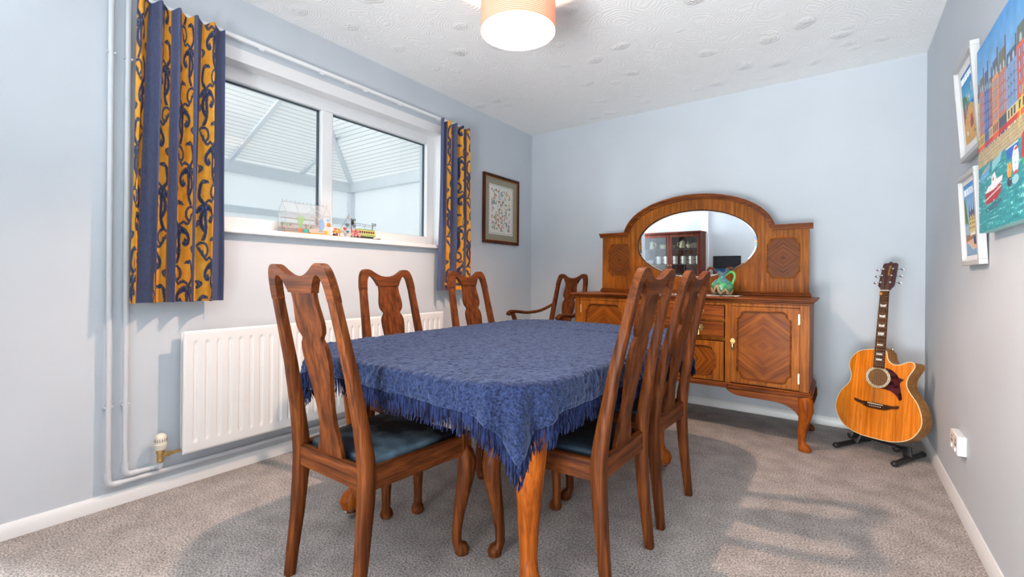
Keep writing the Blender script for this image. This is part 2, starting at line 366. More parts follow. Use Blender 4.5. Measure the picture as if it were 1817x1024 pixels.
for i in range(1, n, 2):
    d = run*i/n; y = YC-.03-d; z = ZE+.03+KS*d-.026; b.box(XC+d+.02, -.3, y-.004, y+.004, z, z+.002, 1)
tag(obj('roof_blind', b, [M['blind'], M['seam']], smooth=False), 'white pleated triangular blind under the end slope of the conservatory roof, right hand pane', 'blind')
con = thing('conservatory', 'white framed conservatory standing outside behind the window glass', 'conservatory', (0, 0, 0))
M['cons'] = plain('conservatory_frame_white', (.80, .82, .84), .4)
b = MB().box(XC-.05, XC+.05, YS, YC+.05, ZE-.1, ZE+.01).box(XC-.05, -.3, YC-.05, YC+.05, ZE-.1, ZE+.01); obj('eaves_beam', b, M['cons'], con, bevel=.006)
for y0 in (-1.83, -1.12): obj('rafter', MB().tube([(XC, y0, ZE+.005), (-.3, y0, ZE+.005+KS*2.0)], .022, sec=ROUND4, up=(0, 0, 1)), M['cons'], con)
obj('rafter', MB().tube([(XC, YC, ZE+.0), (XC+2.0, YC-2.0, ZE+.0+KS*2.0)], .026, sec=ROUND4, up=(0, 0, 1)), M['cons'], con)
for y0 in (-1.95, YC): obj('post', MB().box(XC-.045, XC+.045, y0-.045, y0+.045, 0, ZE-.1), M['cons'], con, bevel=.006)
obj('post', MB().box(-.9, -.82, YC-.04, YC+.04, 0, ZE-.1), M['cons'], con, bevel=.006)
b = MB().box(XC-.04, XC+.05, YS, YC, .55, .61).box(XC-.03, XC+.045, -1.9, YC, 1.60, 1.66).box(XC, -.3, YC-.03, YC+.04, .55, .61); obj('rail', b, M['cons'], con)
b = MB().box(XC-.02, XC-.01, YS, YC, .6, ZE-.09).box(XC, -.3, YC+.01, YC+.02, .6, ZE-.09).box(XC, -.3, YS, YS+.01, 0, 2.9); obj('glazing', b, M['frost'], con, smooth=False)
b = MB().box(XC-.1, XC+.02, YS, YC+.1, 0, .55).box(XC, -.27, YC-.02, YC+.1, 0, .55); obj('dwarf_wall', b, M['cons'], con, smooth=False)
S('ground', MB().box(-3.2, -.27, -5, .4, -.2, -.02), plain('pale_paving', (.5, .5, .5), .8), smooth=False)

# ------------------------------------------------------------------ dining chairs
Y0C = 0.2235      # front feet sit this far in front of the chair's origin
def ypost(z): return -.407 + Y0C + interp(z, [0, .1, .25, .40, .50, .70, .90, 1.03], [-.032, -.021, -.004, .004, -.006, -.042, -.088, -.118])
def chair_parts(t, arm=False, seat_mat=None):
    wx = .1735
    for s in (-1, 1):     # rear legs run up into the back posts
        zs = [0, .08, .2, .32, .4, .46, .55, .7, .85, .915]
        xs = [wx+.004, wx+.003, wx, wx, wx, wx, wx-.004, wx-.012, wx-.020, wx-.0235]
        wa = [.0135, .0145, .017, .0195, .021, .020, .019, .018, .017, .0165]; da = [.0145, .016, .018, .021, .0225, .021, .018, .0155, .0135, .013]
        b = MB(); b.tube([(s*x, ypost(z), z) for x, z in zip(xs, zs)], [(w, d) for w, d in zip(wa, da)], sec=ROUND4, up=(0, 1, 0)); obj('leg', b, M['oak_z'], t, angle=50)
    for s in (-1, 1):     # cabriole front legs
        dx, dy = s*.707, .707
        zs = [.385, .36, .33, .28, .22, .15, .09, .05, .034, .026, .014, .002]
        off = [-.003, .008, .015, .012, .001, -.011, -.018, -.019, -.013, -.004, .001, .001]
        rr = [.025, .032, .034, .031, .026, .0205, .0175, .0170, .0185, .024, .027, .022]
        b = MB(); b.tube([(s*.205+dx*o, Y0C-.02+dy*o, z) for o, z in zip(off, zs)], [(r, r) for r in rr], seg=14, up=(0, 1, 0))
        b.box(s*.205-.022, s*.205+.022, Y0C-.042, Y0C+.002, .375, .436); obj('leg', b, M['oak_z'], t, angle=45)
    # seat frame
    b = MB(); yr = -.407+Y0C; H0, H1 = .362, .428
    def rail(a, c, th):
        a = Vector(a); c = Vector(c); d = (c-a).normalized(); nn = Vector((-d.y, d.x, 0))*th/2
        b.rings([[(q+nn*k)[0:2]+(z,) if False else (q.x+nn.x*k, q.y+nn.y*k, z) for k, z in ((-1, H0), (1, H0), (1, H1-.004), (.6, H1), (-.6, H1), (-1, H1-.004))] for q in (a, c)])
    for a_, c_, th_, m_ in (((-wx, yr, 0), (wx, yr, 0), .026, 'oak_x'), ((-.21, Y0C-.016, 0), (.21, Y0C-.016, 0), .03, 'oak_x'), ((-wx-.004, yr, 0), (-.214, Y0C-.015, 0), .026, 'oak_y'), ((wx+.004, yr, 0), (.214, Y0C-.015, 0), .026, 'oak_y')):
        b = MB(); rail(a_, c_, th_); obj('seat_rail', b, M[m_], t)
    # drop-in seat
    b = MB(); R = []
    for q, z in ((1.0, .40), (1.0, .426), (.985, .436), (.94, .441), (.7, .445), (.3, .447)):
        cy = (yr+Y0C)/2; hy = (Y0C-yr)/2-.026
        R.append([(u*q, cy+w*q, z) for u, w in ((-.148, -hy), (.148, -hy), (.156, -hy+.01), (.196, hy-.012), (.188, hy), (-.188, hy), (-.196, hy-.012), (-.156, -hy+.01))])
    b.rings(R); obj('seat', b, seat_mat or M['seat_navy'], t, angle=60)
    # shoe + splat
    zs = [.425, .435, .455, .48, .53, .58, .64, .70, .74, .765, .785, .792, .797, .803, .815, .83, .85, .875, .90, .92, .938]
    hw = [.062, .062, .058, .050, .039, .040, .050, .061, .066, .065, .059, .050, .047, .050, .062, .068, .069, .065, .060, .059, .061]
    zz = np.linspace(.425, .938, 60); R = []
    for z in zz:
        w = interp(z, zs, hw); y = ypost(z)+.002; R.append([(-w, y-.007, z), (w, y-.007, z), (w, y+.007, z), (-w, y+.007, z)])
    obj('splat', MB().rings(R), M['oak_z'], t, angle=45)
    # crest rail with two lobes and a dipped middle
    o1 = spline([(.167, .912), (.166, .94), (.158, .985), (.1435, 1.012), (.122, 1.021), (.098, 1.017), (.07, 1.001), (.04, .988), (0, .983)], 6)
    i1 = spline([(0, .936), (.058, .936), (.064, .942), (.078, .966), (.094, .984), (.108, .987), (.120, .978), (.128, .955), (.134, .912)], 6)
    half = o1 + i1[::-1][:0]
    # matched strip: outer curve sampled against inner curve
    def resample(p, n):
        p = np.array(p); d = np.r_[0, np.cumsum(np.linalg.norm(np.diff(p, axis=0), axis=1))]; s_ = np.linspace(0, d[-1], n); return [(float(np.interp(q, d, p[:, 0])), float(np.interp(q, d, p[:, 1]))) for q in s_]
    n = 46; oo = resample(o1, n); ii = resample(i1[::-1], n)
    R = []
    for (x0, z0), (x1, z1) in zip(oo, ii): R.append([(x0, ypost(z0)-.0125, z0), (x0, ypost(z0)+.0125, z0), (x1, ypost(z1)+.0125, z1), (x1, ypost(z1)-.0125, z1)])
    R2 = [[(-p[0], p[1], p[2]) for p in r] for r in R[::-1]][1:]
    obj('crest_rail', MB().rings(R+R2), M['oak_x'], t, bevel=.003, angle=45)
    if arm:
        for s in (-1, 1):
            p = spline([(s*.18, ypost(.74), .745), (s*.20, -.10, .698), (s*.245, 0.02, .682), (s*.268, .14, .694), (s*.268, .215, .694), (s*.264, .240, .672)], 7)
            b = MB().tube(p, [(.013+.009*min(1, i/30), .012+.003*min(1, i/30)) for i in range(len(p))], seg=10, up=(0, 0, 1)); obj('arm', b, M['oak_y'], t)
            b = MB().tube(spline([(s*.205, .10, .38), (s*.225, .115, .46), (s*.250, .150, .58), (s*.264, .190, .685)], 5), .015, sec=ROUND4, up=(0, 1, 0)); obj('arm_support', b, M['oak_z'], t)
M['seat_navy'] = noise_mat('mottled_navy_velvet', lin(5, 16, 30), lin(30, 48, 62), 9, .7, .15, 500, 4, coord='Object', ramp=(.38, .7))
M['seat_pale'] = noise_mat('worn_blue_velvet', lin(4, 14, 26), lin(112, 140, 158), 5.5, .7, .2, 420, 5, coord='Object', ramp=(.46, .74))
def front_to_origin(x, y, th): return (x+sin(th)*Y0C, y-cos(th)*Y0C, 0)
th = .011
t = thing('dining_chair', 'oak dining chair at the near end of the table with its back to the viewer', 'chair', front_to_origin(1.208, -2.54, th), th, 'oak splat back dining chairs')
chair_parts(t, seat_mat=M['seat_pale'])
t = thing('dining_chair', 'oak dining chair on the window side, nearer one, in front of the radiator', 'chair', front_to_origin(1.097, -2.252, -1.60), -1.60, 'oak splat back dining chairs')
chair_parts(t); proto = t
dup(proto, front_to_origin(1.165, -1.69, -1.58), (0, 0, -1.58), 'oak dining chair on the window side, farther one, below the right curtain', 'oak splat back dining chairs')
dup(proto, front_to_origin(1.497, -2.290, 1.553), (0, 0, 1.553), 'oak dining chair on the right of the table, nearest the viewer', 'oak splat back dining chairs')
dup(proto, front_to_origin(1.500, -1.775, 1.534), (0, 0, 1.534), 'oak dining chair on the right of the table, the one closer to the sideboard', 'oak splat back dining chairs')
th = pi-.16
t = thing('carver_chair', 'oak carver armchair standing in the corner left of the sideboard', 'armchair', (.535, -.50, 0), th)
chair_parts(t, arm=True)

# ------------------------------------------------------------------ dining table
TX, TY, TZ = 1.325, -2.03, .700; HA, HB, CRD = .545, .82, .20
t = thing('dining_table', 'oak dining table with cabriole legs on castors under the blue cloth', 'table', (TX, TY, 0))
def rrect(a, b, r, n=8): return [(sx*(a-r)+r*cos(q), sy*(b-r)+r*sin(q)) for sx, sy, q0 in ((1, 1, 0), (-1, 1, pi/2), (-1, -1, pi), (1, -1, 1.5*pi)) for q in np.linspace(q0, q0+pi/2, n)]
P2 = lambda u, w, q: (u, w, q)
obj('tabletop', MB().prism(rrect(HA-.015, HB-.015, CRD), P2, TZ-.026, TZ), M['gold_x'], t, bevel=.006)
b = MB().box(-.40, .40, -.60, -.578, .61, TZ-.026).box(-.40, .40, .578, .60, .61, TZ-.026).box(-.43, -.408, -.57, .57, .61, TZ-.026).box(.408, .43, -.57, .57, .61, TZ-.026)
obj('apron', b, M['gold_x'], t)
for sx in (-1, 1):
    for sy in (-1, 1):
        zs = [.672, .62, .57, .50, .42, .32, .22, .15, .105, .085, .068, .050, .036]
        off = [-.012, -.004, .004, .010, .008, .004, .000, .004, .014, .026, .032, .030, .026]
        rr = [.052, .058, .058, .054, .047, .038, .031, .027, .029, .037, .042, .036, .024]
        p = [(sx*(.418+o*.75), sy*(.596+o*.75), z) for o, z in zip(off, zs)]
        lg = obj('leg', MB().tube(p, [(r, r) for r in rr], seg=16, up=(0, 1, 0)), M['leg_gold'], t, angle=60)
        c = (p[-1][0], p[-1][1])
        b = MB().lathe([(.012, .040), (.018, .036), (.021, .030), (.026, .027), (.026, .022), (.019, .016), (.014, .006), (.008, 0)], (c[0], c[1], 0), 18); obj('castor', b, M['chrome'], lg)

# tablecloth: rectangular throw draped over the rounded top, fringed all round
CA, CB = .640, .906; CSX, CSY = .012, .008; CTH = -.022
ztop = TZ+.003
def drape(u, v, amp=1.0):
    """cloth coordinates -> world offset from the table centre (vectorised)"""
    a, b_, r = HA, HB, CRD
    qx = np.abs(u)-(a-r); qy = np.abs(v)-(b_-r)
    ox = np.maximum(qx, 0); oy = np.maximum(qy, 0); d = np.hypot(ox, oy)
    sd = np.where((qx > 0) | (qy > 0), d, np.maximum(qx, qy)) - r
    nx = np.where(d > 1e-9, ox/np.maximum(d, 1e-9), 0)*np.sign(u); ny = np.where(d > 1e-9, oy/np.maximum(d, 1e-9), 0)*np.sign(v)
    s = np.maximum(sd, 0); rho = .014
    arc = np.minimum(s, rho*pi/2); out = rho*np.sin(arc/rho); drop = rho*(1-np.cos(arc/rho)) + np.maximum(s-rho*pi/2, 0)
    ang = np.arctan2(ny*1.0, nx*1.0)
    corner = np.clip(np.minimum(np.abs(nx), np.abs(ny))*2.2, 0, 1)
    fold = (np.sin(ang*15+.6)*.020*corner + .0065*np.sin(u*23+1)*np.sin(v*19)+.003*np.sin(u*61)*np.cos(v*53))*np.clip(drop/.12, 0, 1.3)
    out2 = out + fold + drop*.06
    bx = u-nx*s; by = v-ny*s
    X = bx+nx*out2; Y = by+ny*out2; Z = ztop-drop
    return X, Y, Z, s
nu, nv = 300, 420
U, V = np.meshgrid(np.linspace(-CA, CA, nu), np.linspace(-CB, CB, nv)); 
U2 = U*cos(CTH)-V*sin(CTH)+CSX; V2 = U*sin(CTH)+V*cos(CTH)+CSY
X, Y, Z, Sd = drape(U2, V2)
# chenille tufts + soft creases
def vnoise(shape, k, seed):
    r = np.random.default_rng(seed); g = r.random((shape[0]//k+3, shape[1]//k+3)); yy = np.arange(shape[0])/k; xx = np.arange(shape[1])/k
    y0 = yy.astype(int); x0 = xx.astype(int); fy = (yy-y0)[:, None]; fx = (xx-x0)[None]; fy = fy*fy*(3-2*fy); fx = fx*fx*(3-2*fx)
    return (g[y0][:, x0]*(1-fy)*(1-fx)+g[y0][:, x0+1]*(1-fy)*fx+g[y0+1][:, x0]*fy*(1-fx)+g[y0+1][:, x0+1]*fy*fx)
tuft = .5*vnoise(U.shape, 2, 1)+.3*vnoise(U.shape, 4, 2)+.5*vnoise(U.shape, 3, 5)
tuft = (tuft-tuft.mean())
crease = .0045*np.exp(-((V2-.42-.05*U2)/.012)**2)*np.clip(1.2-abs(U2-.1)*2, 0, 1) + .003*np.exp(-((V2+.38+.12*U2)/.01)**2)*np.clip((U2-.1)*4, 0, 1)
h = tuft*.0075 + crease*1.2
Z = Z+h*np.where(Sd < .01, 1, .15)+.004
nrm = np.sqrt(X*X+Y*Y)+1e-6
X = X+h*np.where(Sd > .01, 1.2, 0)*X/nrm*1.2; Y = Y+h*np.where(Sd > .01, 1.2, 0)*Y/nrm*1.2
def cloth_mat():
    m, n, l, p = newmat('blue_chenille'); t = n.new('ShaderNodeTexCoord')
    a = n.new('ShaderNodeTexNoise'); a.inputs['Scale'].default_value = 150; a.inputs['Detail'].default_value = 3; l.new(t.outputs['Object'], a.inputs[0])
    r = n.new('ShaderNodeValToRGB'); r.color_ramp.elements[0].position = .3; r.color_ramp.elements[0].color = (*lin(10, 15, 36), 1); r.color_ramp.elements[1].position = .7; r.color_ramp.elements[1].color = (*lin(46, 58, 94), 1); l.new(a.outputs[0], r.inputs[0])
    l.new(r.outputs[0], p.inputs['Base Color']); p.inputs['Roughness'].default_value = .9; p.inputs['Sheen Weight'].default_value = .42; p.inputs['Sheen Roughness'].default_value = .4; p.inputs['Specular IOR Level'].default_value = .15
    p.inputs['Sheen Tint'].default_value = (.55, .68, 1, 1)
    b = n.new('ShaderNodeBump'); b.inputs['Strength'].default_value = .8; b.inputs['Distance'].default_value = .004; l.new(a.outputs[0], b.inputs['Height']); l.new(b.outputs[0], p.inputs['Normal'])
    return m
M['cloth'] = cloth_mat(); M['fringe'] = noise_mat('navy_fringe_yarn', lin(9, 14, 34), lin(38, 49, 88), 170, .85, 0, ramp=(.42, .58), stretch=(1, 1, .12), spec=.15)
cl = grid_obj('tablecloth', np.stack([X, Y, Z], -1), None, M['cloth']); cl.location = (TX, TY, 0)
sm = cl.modifiers.new('thick', 'SOLIDIFY'); sm.thickness = .003; sm.offset = 1
tag(cl, 'blue chenille tablecloth with a long fringe draped over the dining table', 'tablecloth')
b = MB(); per = []
for sgn in (-1, 1):
    for q in np.arange(-CA, CA, .0040): per.append((q, sgn*CB, 0, sgn))
    for q in np.arange(-CB, CB, .0040): per.append((sgn*CA, q, sgn, 0))
for (u, v, du, dv) in per:
    ln = .062+random.uniform(-.010, .010); pts = []
    jx, jy = random.uniform(-1, 1), random.uniform(-1, 1)
    for k in range(5):
        q = k/4; e = max(0, q*ln-.003)
        uu = u*cos(CTH)-v*sin(CTH)+CSX; vv = u*sin(CTH)+v*cos(CTH)+CSY
        x, y, z, s = drape(np.array(uu), np.array(vv))
        rr_ = sqrt(float(x)**2+float(y)**2)
        pts.append((float(x)+jx*.0035*q*q+.002*sin(9*q+u*40), float(y)+jy*.0035*q*q+.002*cos(7*q+v*40), float(z)-e+.004))
    b.tube(pts, [.0018]*4+[.0012], seg=4, up=(1, .3, 0))
fr = obj('fringe', b, M['fringe'], cl); fr['kind'] = 'stuff'

# ------------------------------------------------------------------ sideboard
SX, SF, SBK = 1.6, -.65, -.17       # centre, front plane, back plane
t = thing('sideboard', 'golden oak sideboard with oval mirror back against the far wall', 'sideboard', (SX, SF, 0))
TOPZ = .874
D = SBK-SF
b = MB()
for off, z0, z1 in ((.028, .862, TOPZ), (.018, .852, .862), (.008, .840, .852)):
    b.box(-.76-off, .76+off, -off, D, z0, z1)
obj('top', b, M['mid_x'], t, bevel=.003)
Z0 = .335
b = MB().box(-.757, -.74, 0.02, D, Z0, .84).box(.74, .757, 0.02, D, Z0, .84).box(-.74, .74, D-.012, D, Z0+.012, .826).box(-.74, .74, .02, D, Z0, Z0+.012).box(-.74, .74, .02, D, .826, .84)
b.box(-.757, -.71, 0, .02, Z0, .84).box(.71, .757, 0, .02, Z0, .84).box(-.345, -.309, 0, .02, Z0, .84).box(.309, .345, 0, .02, Z0, .84).box(-.309, .309, .0, .02, .822, .84).box(.345, .71, .0, .02, .8205, .84).box(-.71, -.345, .0, .02, .8205, .84)
b.box(-.325, -.313, .02, D-.012, Z0+.012, .826).box(.313, .325, .02, D-.012, Z0+.012, .826)
b.box(-.31, .31, .002, .02, .716, .732).box(-.31, .31, .002, .02, .596, .618)
obj('carcass', b, M['gold_z'], t, bevel=.0015)
b = MB()
for off, z0, z1 in ((.010, Z0-.012, Z0), (.018, Z0-.030, Z0-.012)): b.box(-.757-off, .757+off, -off, D, z0, z1)
b.box(-.33, .33, -.024, 0, Z0-.030, Z0-.004)
obj('base_moulding', b, M['mid_x'], t, bevel=.004)
def notch(w, h, r=.035, n=6, cx=0, cz=0):
    """panel outline: rectangle with stepped ogee corners"""
    pts = []
    for sx, sz, flip in ((1, 1, 0), (-1, 1, 1), (-1, -1, 0), (1, -1, 1)):
        c = []
        for q in np.linspace(0, 1, n): a = pi/2*q; c.append((w-r*.35*(1-cos(a)) - 0*r, h-r+ -r*.0 + r*.0 - r*.35*(1-sin(a)) ))
        c = [(w, h-r*1.0)] + [(w-r*.45*sin(q), h-r*1.0+r*.45*(1-cos(q))) for q in np.linspace(.3, pi/2, 4)] + [(w-r*.45-(1-cos(q))*r*.55, h-r*.55+r*.55*sin(q)) for q in np.linspace(.15, pi/2, 6)]
        if flip: c = c[::-1]
        pts += [(cx+sx*x, cz+sz*z) for x, z in c]
    return pts
def matched_rect(pts, w, h, cx=0, cz=0):
    out = []
    for x, z in pts:
        dx, dz = x-cx, z-cz; k = min(w/max(abs(dx), 1e-6), h/max(abs(dz), 1e-6)); out.append((cx+dx*k, cz+dz*k))
    return out
def add_corners(pts, w, h, cx, cz):
    """insert points on the diagonals so that the outer rectangle keeps its corners"""
    res = []; n = len(pts)
    for i in range(n):
        a = pts[i]; c = pts[(i+1) % n]; res.append(a)
        aa = atan2((a[1]-cz), (a[0]-cx)); ab = atan2((c[1]-cz), (c[0]-cx))
        for sx in (-1, 1):
            for sz in (-1, 1):
                g = atan2(sz*h, sx*w)
                lo, hi = min(aa, ab), max(aa, ab)
                if hi-lo < pi and lo < g < hi:
                    # intersection of ray with segment
                    dx, dz = cos(g), sin(g); ex, ez = c[0]-a[0], c[1]-a[1]
                    den = dx*ez-dz*ex
                    if abs(den) > 1e-9:
                        s_ = ((a[0]-cx)*ez-(a[1]-cz)*ex)/den; res.append((cx+dx*s_, cz+dz*s_))
    return res
def panel_door(name, cx, cz, w, h, mat_panel, frame=M['gold_z'], pw=None, ph=None, r=.045, y0=-.002, th=.02, inx=0):
    pw = pw or w-.045; ph = ph or h-.05
    inner = add_corners(notch(pw, ph, r, cx=cx+inx, cz=cz), w, h, cx+inx, cz)
    outer = matched_rect(inner, w, h, cx+inx, cz)
    if inx: outer = [(min(max(x-inx, cx-w), cx+w) if abs(abs(x-cx-inx)-w) < 1e-6 else x, z) for x, z in outer]
    d = obj(name, MB().frame(inner, outer, lambda u, w_, q: (u, y0+q, w_), 0, th), frame, t)
    rim = MB().tube([(x, y0-.001, z) for x, z in notch(pw+.004, ph+.004, r, cx=cx+inx, cz=cz)], .0045, seg=8, closed=True, up=(0, 1, 0)); obj('moulding', rim, M['mid_x'], d)
    pn = MB().prism(notch(pw+.003, ph+.003, r, cx=cx+inx, cz=cz), lambda u, w_, q: (u, y0+.009+q, w_), 0, .006); obj('veneer_panel', pn, mat_panel, d, smooth=False)
    return d
VEN = (lin(98, 48, 8), lin(126, 66, 12), lin(150, 86, 22))
def ven(nm, c, rot=radians(52)): return wood(nm, *VEN, axis='z', rough=.3, scale=.9, rot=rot, mirror=c)
dz = (.345+.818)/2; dh = (.818-.345)/2
for s, nm in ((1, 'right'), (-1, 'left')):
    cx = s*.522
    d = panel_door('door', cx, dz, .187, dh, ven('matched_veneer_'+nm, (cx, dz)), pw=.1385, ph=dh-.03)
    hx = cx-s*.168
    b = MB().lathe([(.001, .004), (.010, .003), (.011, 0), (.004, -.002)], (hx, -.006, .60), 14)
    b = MB().prism([(hx+.013*cos(q)*(1+.12*cos(6*q)), .60+.018*sin(q)) for q in np.linspace(0, 2*pi, 24, endpoint=False)], lambda u, w_, q: (u, -.002-q, w_), 0, .003)
    b.tube([(hx, -.012, .596), (hx, -.014, .590), (hx, -.014, .580), (hx, -.013, .566), (hx, -.012, .556), (hx, -.012, .548)], [.003, .004, .006, .009, .007, .002], seg=12)
    obj('handle', b, M['brass'], d)
    for hz in (.755, .41): obj('hinge', MB().box(cx+s*.180, cx+s*.187, -.006, .0, hz-.03, hz+.03), M['brass'], d)
# centre drawers and cupboard, standing a little proud
def drop_handle(par, hx, hz, y):
    b = MB().prism([(hx+.026*cos(q)*(1+.16*cos(8*q)), hz+.026*sin(q)*(1+.16*cos(8*q))) for q in np.linspace(0, 2*pi, 64, endpoint=False)], lambda u, w_, q: (u, y-q, w_), 0, .002)
    b.sphere((hx, y-.006, hz), (.013, .008, .013), 14, 8)
    b.tube([(hx, y-.010, hz-.012), (hx, y-.012, hz-.022), (hx, y-.012, hz-.034), (hx, y-.012, hz-.046), (hx, y-.012, hz-.054)], [.003, .0045, .008, .010, .0025], seg=12)
    obj('handle', b, M['brass'], par)
for z0, z1 in ((.733, .820), (.619, .715)):
    d = obj('drawer', MB().box(-.304, .304, -.008, .015, z0+.001, z1-.001), M['mid_x'], t, bevel=.002)
    for hx in (-.16, .155): drop_handle(d, hx, (z0+z1)/2+.006, -.008)
    obj('lip', MB().box(-.306, .306, -.012, .0, z0-.004, z0+.001), M['gold_x'], d)
panel_door('door', 0, .466, .304, .1245, ven('matched_veneer_centre', (0, .466), radians(38)), pw=.25, ph=.090, r=.045, y0=-.010)
# cabriole legs with shaped knee brackets
for s in (-1, 1):
    for front in (1, 0):
        yy = .0 if front else D-.035
        zs = [.306, .275, .24, .20, .15, .10, .06, .035, .022, .010, .002]
        ox = [0, .008, .010, .004, -.004, -.010, -.012, -.008, 0, .004, .002]
        rr = [.034, .038, .037, .032, .026, .022, .019, .021, .030, .033, .026]
        sg = -1 if front else .3
        b = MB().tube([(s*(.735+o), yy+sg*(o+.01), z) for o, z in zip(ox, zs)], [(r, r) for r in rr], seg=14, up=(0, 1, 0))
        lg = obj('leg', b, M['leg_gold'] if front else M['oak_z'], t, angle=60)
        if front:
            top = [(s*.745, .306), (s*.32, .306)]
            low = spline([(s*.32, .300), (s*.345, .278), (s*.40, .264), (s*.50, .262), (s*.60, .258), (s*.66, .240), (s*.70, .205), (s*.722, .16)], 5)
            obj('knee_bracket', MB().prism(top[::-1]+[] if False else [(s*.745, .306)]+[(s*.745, .16)]+low[::-1], lambda u, w_, q: (u, -.012+q, w_), 0, .024), M['mid_x'], lg, bevel=.006)
# mirror back
YM = SBK-SF-.045      # its front face
mz, ma, mb_ = 1.249, .432, .257
def outline_r(g):
    """distance from the mirror centre to the outer outline in direction g"""
    dx, dz = cos(g), sin(g); best = 9
    if abs(dx) > 1e-6: best = min(best, .732/abs(dx))
    if dz < 0: best = min(best, (mz-TOPZ)/-dz)
    else:
        hh = 1.335-mz
        # arch: ellipse centred low, half width .515, top 1.597
        r_f = hh/dz if dz > 1e-6 else 9
        A_, B_ = .515, 1.597-1.325
        # solve ray with ellipse centre (0, 1.325-mz)
        c0 = 1.325-mz; a_ = (dx/A_)**2+(dz/B_)**2; b_ = -2*dz*c0/B_**2; c_ = (c0/B_)**2-1
        disc = b_*b_-4*a_*c_; r_e = (-b_+sqrt(disc))/(2*a_) if disc > 0 else 0
        best = min(best, max(r_f, r_e))
    return best
gs = sorted(list(np.linspace(-pi, pi, 200, endpoint=False))+[atan2(mz*0+TOPZ-mz, .732), atan2(TOPZ-mz, -.732), atan2(1.335-mz, .732), atan2(1.335-mz, -.732)])
inner = []; outer = []
for g in gs:
    dx, dz_ = cos(g), sin(g); re = 1/sqrt((dx/ma)**2+(dz_/mb_)**2); ro = outline_r(g)
    inner.append((dx*re, mz+dz_*re)); outer.append((dx*ro, mz+dz_*ro))
mbk = obj('mirror_back', MB().frame(inner, outer, lambda u, w_, q: (u, YM+q, w_), 0, .024), M['gold_z'], t)
M['mirror'] = plain('silvered_glass', (.90, .92, .93), .01, 1)
gl = obj('mirror_glass', MB().prism([(ma*.965*cos(q), mz+mb_*.945*sin(q)) for q in np.linspace(0, 2*pi, 72, endpoint=False)], lambda u, w_, q: (u, YM+.0075+q-.0226*(w_-mz), w_), 0, .004), M['mirror'], mbk, smooth=False)
b = MB().rings([[(ma*k*cos(q), YM+y, mz+mb_*k2*sin(q)) for q in np.linspace(0, 2*pi, 96, endpoint=False)] for k, k2, y in ((1.0, 1.0, .011), (.965, .945, .0065))], caps=False)
obj('bevelled_rim', b, M['mirror'], mbk)
for s in (-1, 1):      # shaped side panels
    cx = s*.583; cz = 1.135; pz = notch(.095, .135, .04, cx=cx, cz=cz)
    pn = obj('veneer_panel', MB().prism(pz, lambda u, w_, q: (u, YM-.001+q, w_), 0, .004), wood('side_veneer_%s' % ('r' if s > 0 else 'l'), lin(84, 42, 14), lin(106, 56, 18), lin(126, 72, 26), axis='z', rough=.3, rot=radians(50), mirror=(cx, cz)), mbk, smooth=False)
    obj('moulding', MB().tube([(x, YM-.001, z) for x, z in pz], .004, seg=8, closed=True, up=(0, 1, 0)), M['gold_x'], pn)
for x0 in (-.63, .63):
    pass
# crest moulding following ledge and arch
arch = [(.515*cos(q), 1.325+.272*sin(q)) for q in np.linspace(.09, pi-.09, 60)]
path = [(.752, 1.338), (.56, 1.338), (.523, 1.340)] + arch + [(-.523, 1.340), (-.56, 1.338), (-.752, 1.338)]
def offset(path, d):
    out = []
    for i, (x, z) in enumerate(path):
        a = path[max(i-1, 0)]; c = path[min(i+1, len(path)-1)]; tx, tz = c[0]-a[0], c[1]-a[1]; l_ = sqrt(tx*tx+tz*tz); nx, nz = tz/l_, -tx/l_
        out.append((x+nx*d, z+nz*d))
    return out
b = MB()
for d0, d1, yf in ((-.012, .004, -.012), (.004, .012, -.022), (.012, .022, -.032)):
    pa = offset(path, d0); pb = offset(path, d1)
    if pb[20][1] < pa[20][1]: pa = offset(path, -d0); pb = offset(path, -d1)
    b.rings([[(p[0], YM+yf, p[1]), (p[0], YM+.026, p[1]), (q[0], YM+.026, q[1]), (q[0], YM+yf, q[1])] for p, q in zip(pa, pb)])
obj('crest_moulding', b, M['mid_x'], mbk, angle=30)
b = MB().box(-.745, .745, YM-.014, YM+.03, TOPZ, TOPZ+.018).box(-.74, .74, YM-.006, YM+.03, TOPZ+.018, TOPZ+.030); obj('plinth', b, M['mid_x'], mbk, bevel=.004)

